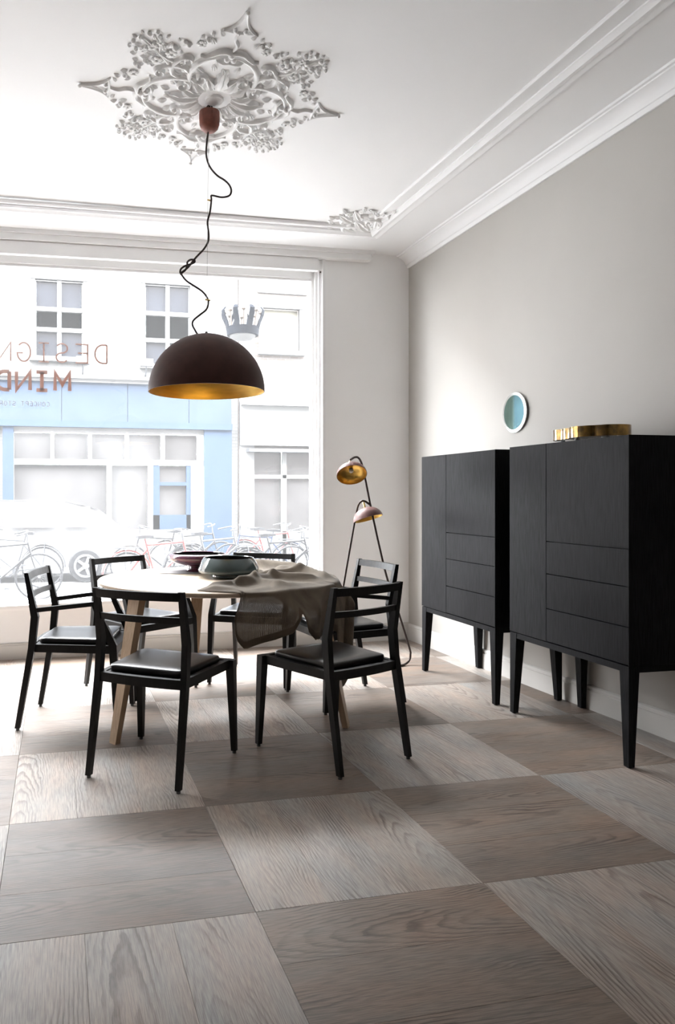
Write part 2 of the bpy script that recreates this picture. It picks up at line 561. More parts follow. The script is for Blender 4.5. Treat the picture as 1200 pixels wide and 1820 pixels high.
# ------------------------------------------------------------------ the room: an old house, a little out of level
def wx(y):                       # face of the right wall
    return 2.948 - 0.031 * (y - 2.98)
def zc(x, y):                    # underside of the ceiling
    t = min(max((y - 4.6) / 0.9, 0), 1)
    return 3.25 - 0.0227 * (y - 2.98) - 0.02 * max(0, min(2.86 - x, 4.5)) * t * t * (3 - 2 * t)
def ww(x, y, z):                 # window wall: plane and sag
    k = min(max(z / 0.35, 0), 1)
    return Vector((x, 5.60 - 0.02 * (2.86 - x) + y, z - 0.02 * (2.86 - x) * k))

XL, YB = -3.2, -3.2
# floor: oak panels laid as a chequer of three planks each
floor = struct(bpy.data.objects.new('floor', None))
C.objects.link(floor)
S, FX, FY = 0.7297, -0.1702, 2.0275
def plank_mesh():
    b = MB()
    L, W, t, e = S / 2 - 0.0006, S / 6 - 0.00015, 0.014, 0.0010
    rings = [[(-L, -W, -t), (L, -W, -t), (L, W, -t), (-L, W, -t)],
             [(-L, -W, -e), (L, -W, -e), (L, W, -e), (-L, W, -e)],
             [(-L + e, -W + e * .5, 0), (L - e, -W + e * .5, 0), (L - e, W - e * .5, 0), (-L + e, W - e * .5, 0)]]
    b.loft(rings)
    return b.build('plank', M_OAK, floor)
plank0 = plank_mesh()
first = True
def plank_tone(par, pk):
    k = rng.uniform(0.95, 1.05) * pk
    if par:  # same oak: darker look of cross-laid brushed grain painted into the colour
        c = (0.235, 0.184, 0.150)
    else:
        c = (0.37, 0.322, 0.284)
    w = rng.uniform(-0.03, 0.03)
    return (c[0] * k * (1 + w), c[1] * k, c[2] * k * (1 - w), 1)
rest = MB()
for j in range(-6, 5):
    for i in range(-5, 5):
        par = (i + j) % 2 == 0
        cx, cy = FX + (i + .5) * S, FY + (j + .5) * S
        pk = rng.uniform(0.9, 1.1)
        for k in (-1, 0, 1):
            if j >= -1 and -2 <= i:
                if first:
                    o = plank0
                    first = False
                else:
                    o = link_copy(plank0, floor)
                dx, dy = (0, k * S / 3) if par else (k * S / 3, 0)
                o.location = (cx + dx, cy + dy, 0)
                o.rotation_euler = (0, 0, (0 if par else pi / 2) + (pi if rng.random() < .5 else 0))
                o.color = plank_tone(par, pk)
            else:
                if par:
                    rest.box(cx - S / 2 + .0006, cx + S / 2 - .0006, cy + (k - .5) * S / 3 + .0004, cy + (k + .5) * S / 3 - .0004, -.014, 0)
                else:
                    rest.box(cx + (k - .5) * S / 3 + .0004, cx + (k + .5) * S / 3 - .0004, cy - S / 2 + .0006, cy + S / 2 - .0006, -.014, 0)
r_ = rest.build('plank_field', M_OAK, floor)
r_['kind'] = 'stuff'
r_.color = (0.26, 0.21, 0.18, 1)
b = MB(); b.box(-4, 3.2, -3.6, 5.9, -0.16, -0.0142)
b.build('subfloor', plain('subfloor_board', (0.05, 0.04, 0.035), 0.9), floor)

# ceiling
b = MB()
nx, ny = 24, 36
g = []
for j in range(ny + 1):
    y = -3.4 + (5.95 + 3.4) * j / ny
    g.append([b.bm.verts.new((-3.4 + 6.7 * i / nx, y, zc(-3.4 + 6.7 * i / nx, y))) for i in range(nx + 1)])
for j in range(ny):
    for i in range(nx):
        b.bm.faces.new((g[j][i], g[j + 1][i], g[j + 1][i + 1], g[j][i + 1]))
top = [b.bm.verts.new(p) for p in ((-3.4, -3.4, 3.75), (3.3, -3.4, 3.75), (3.3, 5.95, 3.75), (-3.4, 5.95, 3.75))]
b.bm.faces.new(top)
edges = [[r[0] for r in g], g[-1], [r[-1] for r in g][::-1], g[0][::-1]]
cor = [(0, 3), (3, 2), (2, 1), (1, 0)]
for e, (p, q) in zip(edges, cor):
    b.bm.faces.new(e + [top[q], top[p]])
struct(b.build('ceiling', M_CEIL, smooth=40))

# right wall
b = MB()
b.hexa([(wx(-3.4), -3.4, -0.1), (wx(-3.4) + .25, -3.4, -0.1), (wx(5.9) + .25, 5.9, -0.1), (wx(5.9), 5.9, -0.1),
        (wx(-3.4), -3.4, 3.5), (wx(-3.4) + .25, -3.4, 3.5), (wx(5.9) + .25, 5.9, 3.5), (wx(5.9), 5.9, 3.5)])
struct(b.build('wall_right', M_GREIGE), 'greige painted side wall behind the black cabinets')
b = MB(); b.box(XL - .2, XL, -3.4, 5.9, -0.1, 3.6)
struct(b.build('wall_left', M_BACK))
b = MB(); b.box(-3.4, 3.3, YB - .2, YB, -0.1, 3.6)
struct(b.build('wall_back', M_BACK))

# window wall with the shop-window opening
WX0, WX1, WZ0, WZ1 = -2.5, 2.09, 0.455, 3.04
def wall_holes(b, x0, x1, z0, z1, y0, y1, holes):
    xs = sorted({x0, x1} | {h[0] for h in holes} | {h[1] for h in holes})
    zs = sorted({z0, z1} | {h[2] for h in holes} | {h[3] for h in holes})
    def solid(i, k):
        if not (0 <= i < len(xs) - 1 and 0 <= k < len(zs) - 1):
            return False
        cx, cz = (xs[i] + xs[i + 1]) / 2, (zs[k] + zs[k + 1]) / 2
        return not any(h[0] < cx < h[1] and h[2] < cz < h[3] for h in holes)
    vs = {}
    def V(i, k, y):
        if (i, k, y) not in vs:
            vs[(i, k, y)] = b.bm.verts.new((xs[i], y, zs[k]))
        return vs[(i, k, y)]
    for i in range(len(xs) - 1):
        for k in range(len(zs) - 1):
            if not solid(i, k):
                continue
            for y in (y0, y1):
                b.bm.faces.new((V(i, k, y), V(i + 1, k, y), V(i + 1, k + 1, y), V(i, k + 1, y)))
            for (di, dk), (a, c) in {(-1, 0): ((i, k), (i, k + 1)), (1, 0): ((i + 1, k), (i + 1, k + 1)), (0, -1): ((i, k), (i + 1, k)), (0, 1): ((i, k + 1), (i + 1, k + 1))}.items():
                if not solid(i + di, k + dk):
                    b.bm.faces.new((V(*a, y0), V(*c, y0), V(*c, y1), V(*a, y1)))
b = MB()
wall_holes(b, -3.4, 3.2, -0.1, 3.55, 0.0, 0.24, [(WX0, WX1, WZ0, WZ1)])
struct(b.deform(ww).build('wall_window', M_WHITE), 'white wall pierced by the shop window')

win = struct(bpy.data.objects.new('window_1', None), 'large shop window onto the street with white timber frame')
C.objects.link(win)
b = MB()       # right jamb: three stepped mouldings, then the sash
b.box(2.030, 2.052, 0.075, 0.125, WZ0, WZ1); b.box(2.052, 2.072, 0.04, 0.125, WZ0, WZ1); b.box(2.072, 2.092, 0.01, 0.125, WZ0, WZ1)
b.deform(ww).build('jamb', M_TRIM, win, bevel=0.003)
b = MB(); b.box(2.096, 2.118, -0.018, 0.0, WZ0 - .02, 3.12)
b.deform(ww).build('casing', M_TRIM, win, bevel=0.004)
b = MB(); b.box(WX0, WX0 + .06, 0.02, 0.125, WZ0, WZ1)
b.deform(ww).build('jamb', M_TRIM, win, bevel=0.003)
b = MB(); b.box(WX0, 2.030, 0.06, 0.125, 2.985, WZ1); b.box(WX0, 2.03, 0.075, 0.12, 2.966, 2.985)
b.deform(ww).build('head_rail', M_TRIM, win, bevel=0.003)
b = MB(); b.box(WX0, 2.030, 0.05, 0.125, WZ0, 0.475)
b.deform(ww).build('bottom_rail', M_TRIM, win, bevel=0.003)
b = MB(); b.box(WX0 - .05, 2.11, -0.03, 0.10, 0.435, 0.457)
b.deform(ww).build('sill', M_TRIM, win, bevel=0.004)
b = MB(); b.box(WX0 + .06, 2.032, 0.096, 0.102, 0.474, 2.968)
b.deform(ww).build('pane', M_GLASS, win)
b = MB(); b.ball((2.082, -0.002, 3.02), 0.007)
b.deform(ww).build('latch_pin', M_ROD, win, smooth=40)
# roller-blind box / header board under the ceiling
b = MB(); b.box(-3.2, 2.05, -0.045, 0.0, 3.02, 3.115)
struct(b.deform(ww).build('trim_1', M_TRIM, bevel=0.004), 'white header board over the shop window')
b = MB()
b.box(-3.2, 2.50, -0.07, 0.0, 3.118, 3.20); b.box(-3.2, 2.52, -0.085, 0.0, 3.165, 3.21)
struct(b.deform(ww).build('trim_2', M_TRIM, bevel=0.005), 'moulded pelmet board under the ceiling above the shop window')
# skirting of the window wall
b = MB(); b.box(-3.2, 2.86, -0.02, 0.0, 0, 0.125); b.box(-3.2, 2.86, -0.014, 0.0, 0.125, 0.142)
struct(b.deform(ww).build('baseboard_window', M_GREYTRIM, bevel=0.003), 'grey skirting under the shop window')
# skirting of the right wall
def along_right(prof, y0, y1, name, m, fz=False, n=1):
    b = MB()
    rings = []
    for t in range(n + 1):
        y = y0 + (y1 - y0) * t / n
        rings.append([(wx(y) - d, y, (zc(wx(y) - d, 3.0) - 0.0227 * (y - 3.0) - z) if fz else z) for d, z in prof])
    b.loft(rings)
    return b.build(name, m, smooth=35)
struct(along_right([(0, 0), (.018, 0), (.018, .105), (.012, .108), (.012, .113), (.016, .116), (.014, .128), (.006, .134), (0, .134)], -3.2, 5.60, 'baseboard_right', M_GREYTRIM), 'grey skirting along the greige side wall')
b = MB(); b.box(XL, XL + .018, -3.2, 5.6, 0, .13)
struct(b.build('baseboard_left', M_GREYTRIM))
# plaster cove of the right wall
prof = [(0, -0.02), (0, .100), (.012, .100), (.018, .092), (.022, .078), (.03, .075), (.038, .055), (.055, .036), (.078, .024), (.096, .019), (.098, .012), (.112, .010), (.118, .0), (.118, -.02)]
struct(along_right(prof, -3.2, 5.62, 'trim_3', M_CEIL, True), 'plaster cove between ceiling and greige wall')
# raised plaster band on the ceiling
def band_profile(run, name, label):
    """run: list of (x, y, inward direction) at the outer edge"""
    b = MB()
    prof = [(0, -.01), (0, .010), (.010, .018), (.024, .020), (.040, .012), (.050, .012), (.062, .024), (.082, .026), (.098, .012), (.108, .008), (.108, -.01)]
    rings = [[(x + dx * d, y + dy * d, zc(x, y) - z) for d, z in prof] for x, y, dx, dy in run]
    b.loft(rings)
    prof = [(.176, -.01), (.176, .006), (.184, .014), (.196, .014), (.204, .006), (.204, -.01)]
    rings = [[(x + dx * d, y + dy * d, zc(x, y) - z) for d, z in prof] for x, y, dx, dy in run]
    b.loft(rings)
    return struct(b.build(name, M_CEIL, smooth=35), label)
bx = lambda y: wx(y) - 0.452
run = [(bx(y), y, -1, 0) for y in (-3.1, -1, 1, 3, 4, 4.6)] + [(bx(4.9), 4.9, -1, 0), (bx(5.25), 5.25, -1, -1)]
band_profile(run, 'trim_4', 'double plaster band on the ceiling beside the greige wall')
run = [(bx(5.25), 5.25, -1, -1)] + [(x, 5.245 - 0.012 * (2.4 - x), 0, -1) for x in (2.1, 1.5, 0.8, 0, -1, -2, -3.1)]
band_profile(run, 'trim_5', 'double plaster band on the ceiling in front of the window wall')

# ------------------------------------------------------------------ plaster ornaments (relief hangs towards -z)
def ribbon(b, pts, w, h, z0=0.004):
    pts = [Vector((p[0], p[1])) for p in pts]
    n = len(pts)
    W = w if isinstance(w, (list, tuple)) else None
    rings = []
    for i, p in enumerate(pts):
        t = (pts[min(i + 1, n - 1)] - pts[max(i - 1, 0)]).normalized()
        q = Vector((-t.y, t.x))
        f = i / (n - 1)
        if W:
            k = f * (len(W) - 1); a = int(min(k, len(W) - 2)); ww_ = W[a] + (W[a + 1] - W[a]) * (k - a)
        else:
            ww_ = w
        hh = h * (0.45 + 0.55 * ww_ / (max(W) if W else w))
        rings.append([(p.x + q.x * ww_ * u, p.y + q.y * ww_ * u, z0 - hh * v) for u, v in ((-1, -.3), (-.95, .35), (-.6, .85), (0, 1), (.6, .85), (.95, .35), (1, -.3))])
    b.loft(rings)

def spiral(c, r0, r1, a0, turns, n=22):
    return [(c[0] + (r0 + (r1 - r0) * (k / n) ** .8) * cos(a0 + turns * 2 * pi * k / n), c[1] + (r0 + (r1 - r0) * (k / n) ** .8) * sin(a0 + turns * 2 * pi * k / n)) for k in range(n + 1)]

def leaf_mesh(name, L, W, H, lobes=0):
    b = MB()
    n = 10
    rings = []
    for k in range(n + 1):
        f = k / n
        w = W * sin(pi * min(f * 0.92 + 0.08, 1)) ** .8 * (1 + (0.22 * sin(lobes * 2 * pi * f) if lobes else 0)) + .0006
        z = H * sin(pi * f * .9 + .2)
        x = L * f
        rings.append([(x, -w, .002), (x, -w * .8, -z * .8), (x, -w * .3, -z * .55), (x, 0, -z), (x, w * .3, -z * .55), (x, w * .8, -z * .8), (x, w, .002)])
    b.loft(rings)
    return b.bm, name

def proto(bm_or_b, name, parent):
    b = bm_or_b if isinstance(bm_or_b, MB) else None
    if b is None:
        b = MB(); b.bm.free(); b.bm = bm_or_b
    return b.build(name, M_PLASTER, parent, smooth=50)

def flower_mb(R, n=5):
    b = MB()
    for k in range(n):
        a = 2 * pi * k / n
        b.ball((R * .58 * cos(a), R * .58 * sin(a), -.008), R * .42, 8, 5, .5)
    b.ball((0, 0, -.014), R * .26, 8, 5, .8)
    return b

medal = thing('ceiling_medallion', 'ornate white plaster ceiling rose of scrolls, leaves and flowers above the pendant', 'ceiling rose', (0.79, 3.665, zc(0.79, 3.665)))
medal.rotation_euler = (-0.0227, 0, 0)
def place(proto_o, root, u, v, ang, q, mir, sc=1.0, first=[0]):
    """place a copy in quadrant q (0-3), mirrored when mir"""
    y = -v if mir else v
    a = -ang if mir else ang
    R = q * pi / 2
    x2, y2 = u * cos(R) - y * sin(R), u * sin(R) + y * cos(R)
    o = link_copy(proto_o, root, (x2, y2, 0), (0, 0, a + R))
    o.scale = (sc, -sc if mir else sc, sc)
    return o
# prototypes
b = MB(); b.lathe([(0, -.012), (.03, -.012), (.045, -.010), (.05, .002)], 24)
proto(b, 'center_boss', medal)
P = {}
bm, nm = leaf_mesh('acanthus_leaf', .17, .038, .036, 3); P['aleaf'] = proto(bm, nm, medal)
bm, nm = leaf_mesh('acanthus_leaf', .13, .032, .034, 2); P['bleaf'] = proto(bm, nm, medal)
bm, nm = leaf_mesh('leaf', .05, .014, .016, 0); P['leaf'] = proto(bm, nm, medal)
bm, nm = leaf_mesh('leaf', .034, .009, .014, 0); P['sleaf'] = proto(bm, nm, medal)
P['flower'] = proto(flower_mb(.030), 'flower', medal)
P['sflower'] = proto(flower_mb(.020, 4), 'flower', medal)
b = MB(); b.ball((0, 0, -.009), .013, 8, 6); P['berry'] = proto(b, 'berry', medal)
b = MB()     # arch band around the palmette ending in a volute
ribbon(b, [(.205 + .165 * cos(k / 14 * 1.9), .165 * sin(k / 14 * 1.9)) for k in range(15)], [.008, .012, .016, .014], .026)
ribbon(b, spiral((.185, .108), .042, .007, 1.9, 1.35), [.010, .011, .009, .006], .028)
P['arch'] = proto(b, 'arch_scroll', medal)
b = MB()     # side c-scroll with volute
ribbon(b, [(.155, .165), (.165, .21), (.195, .25), (.235, .262), (.275, .25), (.305, .225)], [.006, .012, .015, .014, .009], .026)
ribbon(b, spiral((.305, .192), .034, .006, 1.5, -1.3), [.009, .010, .008, .006], .026)
P['cscroll'] = proto(b, 'c_scroll', medal)
b = MB()     # wings of the cartouche
ribbon(b, [(.395, .0), (.405, .03), (.395, .06), (.37, .085), (.345, .115), (.35, .14)], [.013, .014, .012, .009, .005], .026)
ribbon(b, [(.33, .0), (.325, .03), (.335, .06), (.36, .075)], [.010, .011, .008, .005], .026)
P['wing'] = proto(b, 'cartouche_wing', medal)
b = MB()
for a in (0, 2.1, -2.1):
    b.ball((.365 + .018 * cos(a), .018 * sin(a), -.012), .016, 10, 6, .9)
P['trefoil'] = proto(b, 'trefoil', medal)
b = MB()     # finial at each point
for s in (-1, 1):
    ribbon(b, smooth_path([(.535, s * .085, 0), (.56, s * .05, 0), (.60, s * .022, 0), (.675, s * .002, 0)], 4), [.004, .006, .007, .006], .018)
ribbon(b, [(.545, -.075), (.538, -.03), (.536, 0), (.538, .03), (.545, .075)], .006, .014)
b.ball((.68, 0, -.012), .010, 8, 6)
P['finial'] = proto(b, 'finial', medal)
b = MB()
ribbon(b, smooth_path([(.41, .0, 0), (.45, .012, 0), (.49, -.008, 0), (.53, .0, 0)], 4), [.006, .010, .008, .005], .020)
P['stem'] = proto(b, 'stem', medal)
b = MB()     # stalk that carries the flower spray
ribbon(b, smooth_path([(.22, .26, 0), (.27, .285, 0), (.33, .33, 0), (.40, .39, 0), (.43, .43, 0)], 4), [.010, .009, .006, .004], .018)
ribbon(b, smooth_path([(.33, .33, 0), (.385, .335, 0), (.43, .36, 0)], 4), [.006, .005, .003], .014)
P['stalk'] = proto(b, 'stalk', medal)
protos = list(P.values())
for q in range(4):
    place(P['finial'], medal, 0, 0, 0, q, False)
    place(P['trefoil'], medal, 0, 0, 0, q, False)
    place(P['stem'], medal, 0, 0, 0, q, False)
    place(P['aleaf'], medal, .085, 0, 0, q, False)
    for m in (False, True):
        place(P['arch'], medal, 0, 0, 0, q, m)
        place(P['cscroll'], medal, 0, 0, 0, q, m)
        place(P['wing'], medal, 0, 0, 0, q, m)
        place(P['stalk'], medal, 0, 0, 0, q, m)
        place(P['bleaf'], medal, .08, .03, .42, q, m)
        place(P['bleaf'], medal, .07, .055, .85, q, m, .8)
        place(P['leaf'], medal, .215, .10, .9, q, m, 1.1)
        place(P['leaf'], medal, .24, .05, .3, q, m)
        place(P['leaf'], medal, .16, .11, 1.3, q, m, 1.3)
        place(P['sflower'], medal, .20, .165, .2, q, m)
        place(P['berry'], medal, .555, .024, 0, q, m, .9)
        # bits between cartouche and finial
        place(P['flower'], medal, .43, .15, .3, q, m, .85)
        place(P['berry'], medal, .47, .125, 0, q, m)
        place(P['leaf'], medal, .44, .09, .5, q, m, .9)
        place(P['sleaf'], medal, .46, .16, -.3, q, m)
        place(P['sleaf'], medal, .49, .105, .4, q, m)
        place(P['sleaf'], medal, .41, .19, 1.2, q, m)
        place(P['sleaf'], medal, .505, .06, .9, q, m, .9)
        place(P['berry'], medal, .41, .205, 0, q, m, .8)
        # flower spray towards the diagonal
        place(P['flower'], medal, .335, .275, .1, q, m, 1.0)
        place(P['berry'], medal, .385, .265, 0, q, m, 1.1)
        place(P['sflower'], medal, .405, .335, .1, q, m)
        place(P['leaf'], medal, .35, .31, .35, q, m)
        place(P['leaf'], medal, .37, .29, -.2, q, m, .9)
        place(P['sleaf'], medal, .415, .365, .1, q, m)
        place(P['sleaf'], medal, .43, .31, -.35, q, m)
        place(P['berry'], medal, .455, .39, 0, q, m, .85)
        place(P['berry'], medal, .47, .355, 0, q, m, .7)
        place(P['sleaf'], medal, .44, .415, .5, q, m, .8)
        for (u, v, a, k_) in ((.27, .30, .9, 1.0), (.30, .33, .2, .9), (.33, .37, .6, .9), (.36, .345, -.4, .9), (.395, .395, .9, .8), (.30, .285, -.5, 1.0), (.355, .25, -.3, 1.0), (.39, .225, -.1, .9), (.42, .25, .2, .8), (.385, .30, 1.1, .8), (.34, .225, .5, .8)):
            place(P['sleaf'], medal, u, v, a, q, m, k_)
        for (u, v, k_) in ((.36, .395, .9), (.425, .42, .8), (.44, .34, .9), (.31, .36, .7), (.43, .225, .8)):
            place(P['berry'], medal, u, v, 0, q, m, k_)
        place(P['sflower'], medal, .37, .365, .4, q, m, 1.1)
        place(P['sflower'], medal, .27, .215, .4, q, m, .9)
        place(P['leaf'], medal, .10, .10, .78, q, m, 1.2)
        place(P['leaf'], medal, .22, .0, .35, q, m, .9)
        place(P['leaf'], medal, .30, .04, .6, q, m, .8)
        place(P['leaf'], medal, .19, .20, 1.2, q, m, .9)
for o in protos:
    bpy.data.objects.remove(o)

# corner ornament where the ceiling bands meet
corner = thing('corner_ornament', 'small white plaster leaf ornament filling the corner of the ceiling bands', 'plaster ornament', (2.36, 5.20, zc(2.36, 5.20)))
corner.rotation_euler = (0.0227, 0, pi)            # local x and y run along the two bands, away from the corner
bm, nm = leaf_mesh('acanthus_leaf', .24, .045, .036, 3); cl = proto(bm, nm, corner)
cl.location = (.07, .07, 0); cl.rotation_euler = (0, 0, pi / 4)
for x, y, a, L in ((.06, .09, .95, .8), (.09, .06, .62, .8), (.05, .13, 1.25, .75), (.13, .05, .32, .75), (.20, .24, .95, .8), (.24, .20, .62, .8)):
    link_copy(cl, corner, (x, y, 0), (0, 0, a)).scale = (L, L, L)
for sw in (0, 1):
    fl2 = (lambda p: (p[1], p[0])) if sw else (lambda p: (p[0], p[1]))
    b = MB()
    ribbon(b, [fl2(p) for p in smooth_path([(.12, .02, 0), (.20, .03, 0), (.27, .07, 0), (.29, .14, 0), (.25, .18, 0)], 4)], [.010, .016, .017, .012, .006], .026)
    ribbon(b, [fl2(p) for p in spiral((.255, .135), .038, .006, -.6, 1.3)], [.011, .012, .009, .006], .026)
    proto(b, 'c_scroll', corner)
    b = MB()
    ribbon(b, [fl2(p) for p in smooth_path([(.28, .05, 0), (.34, .03, 0), (.39, .06, 0), (.44, .035, 0)], 4)], [.012, .012, .008, .004], .022)
    proto(b, 'stem', corner)
    b = MB()
    ribbon(b, [fl2(p) for p in smooth_path([(.30, .16, 0), (.34, .20, 0), (.33, .27, 0), (.37, .32, 0)], 4)], [.008, .012, .009, .004], .022)
    proto(b, 'stem', corner)
f0 = proto(flower_mb(.032), 'flower', corner); f0.location = (.20, .20, 0)
bm, nm = leaf_mesh('leaf', .06, .016, .018, 0); l0 = proto(bm, nm, corner); l0.location = (.16, .19, 0)
for (u, v, s_) in ((.36, .12, .8), (.12, .36, .8), (.34, .34, .8), (.30, .25, .6), (.25, .30, .6), (.42, .20, .6), (.20, .42, .6)):
    link_copy(f0, corner, (u, v, 0)).scale = (s_, s_, s_)
for (u, v, a) in ((.35, .08, .3), (.08, .35, 1.3), (.38, .15, .7), (.15, .38, .9), (.30, .30, .8), (.36, .26, .2), (.26, .36, 1.4), (.40, .03, .1), (.03, .40, 1.5), (.36, .36, .8), (.19, .13, .2), (.13, .19, 1.4), (.40, .24, .5), (.24, .40, 1.1), (.32, .18, -.2), (.18, .32, 1.8)):
    link_copy(l0, corner, (u, v, 0), (0, 0, a))

# ------------------------------------------------------------------ black cabinets
def cabinet(name, label, y0, y1, ydiv, x0, zt, zb, zds):
    """front faces -x at x0; y0 = near end, y1 = far end; drawers between y0 and ydiv"""
    xb = wx(y0) - 0.045
    t = thing(name, label, 'cabinet', ((x0 + xb) / 2, (y0 + y1) / 2, 0))
    ox, oy = (x0 + xb) / 2, (y0 + y1) / 2
    X0, X1, Y0, Y1 = x0 - ox, xb - ox, y0 - oy, y1 - oy
    f = 0.019
    b = MB(); b.box(X0 + f + .002, X1, Y0, Y1, zb, zt); b.box(X0, X0 + f + .002, Y0, Y0 + .0035, zb, zt); 
    b.build('carcass', M_BLACKOAK, t, bevel=.0012)
    g = .0022
    D = ydiv - oy
    b = MB(); b.box(X0, X0 + f, D + g, Y1 - g * .5, zb + .002, zt - .001)
    b.build('door', M_BLACKOAK, t, bevel=.0012)
    z = [zt - .001] + zds + [zb + .002]
    for k in range(4):
        b = MB(); b.box(X0, X0 + f, Y0 + .004, D - g, z[k + 1] + g, z[k] - (g if k else 0))
        b.build('door' if k == 0 else 'drawer', M_BLACKOAK, t, bevel=.0012)
    b = MB()
    az = zb - .032
    for (xa, xc, ya, yc) in ((X0 + .004, X0 + .026, Y0 + .004, Y1 - .004), (X1 - .026, X1 - .004, Y0 + .004, Y1 - .004), (X0 + .004, X1 - .004, Y0 + .004, Y0 + .026), (X0 + .004, X1 - .004, Y1 - .026, Y1 - .004)):
        b.box(xa, xc, ya, yc, az, zb - .003)
    b.build('base_frame', M_BLACKOAK, t, bevel=.001)
    T, B = .056, .030
    for sx, xe in ((1, X0 + .002), (-1, X1 - .002)):
        for sy, ye in ((1, Y0 + .002), (-1, Y1 - .002)):
            P_ = []
            for w, z_ in ((B, 0.004), (T, zb - .003)):
                xa, xc = sorted((xe, xe + sx * w)); ya, yc = sorted((ye, ye + sy * w))
                P_ += [(xa, ya, z_), (xc, ya, z_), (xc, yc, z_), (xa, yc, z_)]
            b = MB(); b.hexa(P_)
            lg = b.build('leg', M_BLACKOAK, t, bevel=.0015)
            b = MB(); b.lathe([(0, 0), (.011, 0), (.011, .005), (0, .005)], 14, Matrix.Translation((xe + sx * B / 2, ye + sy * B / 2, 0)))
            b.build('foot_glide', M_GLIDE, lg)
    return t
cabinet('cabinet', 'black oak cabinet on tapered legs carrying the gold glass tray', 2.735, 3.597, 3.288, 2.448, 1.466, 0.450, [0.964, 0.798, 0.620])
cabinet('cabinet', 'black oak cabinet on tapered legs nearer the window, nothing on top', 3.722, 4.578, 4.258, 2.440, 1.462, 0.444, [0.961, 0.793, 0.619])

# gold glass tray: scalloped outline, upright wall, standing on little glass feet
tray = thing('tray', 'amber gold mirrored glass tray with scalloped wall on the black cabinet', 'tray', (2.665, 3.24, 1.466))
tray.rotation_euler = (0, 0, radians(95))
circ = [(-.12, .0, .10), (-.05, .03, .11), (.04, .0, .105), (.12, .0, .09), (.165, -.01, .06)]
def outline(off, n=160):
    pts = []
    for k in range(n):
        a = 2 * pi * k / n
        d = Vector((cos(a), sin(a)))
        best = 0
        for cx, cy, r in circ:
            r = r + off
            c_ = Vector((cx, cy)); p = c_.dot(d); q = c_.length_squared - r * r
            if p * p - q > 0:
                best = max(best, p + sqrt(p * p - q))
        pts.append(d * best)
    return pts
b = MB()
o0, o1 = outline(0), outline(-.006)
zt0, zt1 = .024, .078
rings = [[(p.x, p.y, zt0) for p in o0], [(p.x, p.y, zt1) for p in o0], [(p.x, p.y, zt1) for p in o1], [(p.x, p.y, zt0 + .008) for p in o1]]
b.loft(rings, caps=True)
b.build('tray_body', M_TRAY, tray, smooth=40)
for (x, y) in ((-.14, .05), (-.14, -.05), (.13, .05), (.13, -.05), (0, 0.08)):
    b = MB(); b.lathe([(0, 0), (.013, 0), (.014, .012), (.012, .022), (0, .022)], 16, Matrix.Translation((x, y, 0)))
    b.build('foot', plain('clear_glass_foot', (0.55, 0.58, 0.58), 0.1, var=0.1, coat=1), tray, smooth=40)

# round mirror on the greige wall
mir = thing('mirror', 'small round teal mirror with a clear faceted rim on the greige wall', 'mirror', (wx(4.21) - .001, 4.21, 1.737))
mir.rotation_euler = (0, radians(-90), radians(-1.8))
b = MB(); b.lathe([(0, 0), (.128, 0), (.130, .004), (.130, .010), (.112, .0125), (.1115, .010), (0, .010)], 64)
b.build('bevelled_rim', M_MIRRIM, mir, smooth=25)
b = MB(); b.lathe([(0, .0104), (.111, .0104), (.1112, .0118), (0, .0118)], 64)
b.build('mirror_glass', M_MIRROR, mir, smooth=25)

# ------------------------------------------------------------------ dining table
TX, TY, TZ = 0.87, 3.965, 0.74
TR = 0.655
table = thing('dining_table', 'round pale oak dining table on three splayed legs', 'table', (TX, TY, 0))
b = MB(); b.lathe([(0, TZ - .024), (TR - .018, TZ - .024), (TR - .004, TZ - .020), (TR, TZ - .014), (TR, TZ - .003), (TR - .003, TZ), (0, TZ)], 128)
b.build('tabletop', M_BEECHTOP, table, smooth=35)
for a in (-145.5, -35.0, 90.0):
    ca, sa = cos(radians(a)), sin(radians(a))
    st = []
    for (r, z, wt, wr) in ((.725, 0.0, .046, .030), (.575, TZ - .024, .084, .046)):
        st.append([(ca * (r + i * wr / 2) - sa * j * wt / 2, sa * (r + i * wr / 2) + ca * j * wt / 2, z) for i, j in ((-1, -1), (1, -1), (1, 1), (-1, 1))])
    b = MB(); b.loft(st)
    b.build('leg', M_BEECH, table, bevel=.003)
b = MB()
for a in (-145.5, -35.0, 90.0):
    ca, sa = cos(radians(a)), sin(radians(a))
    b.hexa([(ca * r - sa * w, sa * r + ca * w, z) for z in (TZ - .06, TZ - .024) for r, w in ((.03, -.02), (.56, -.02), (.56, .02), (.03, .02))])
b.build('underframe', M_BEECH, table)

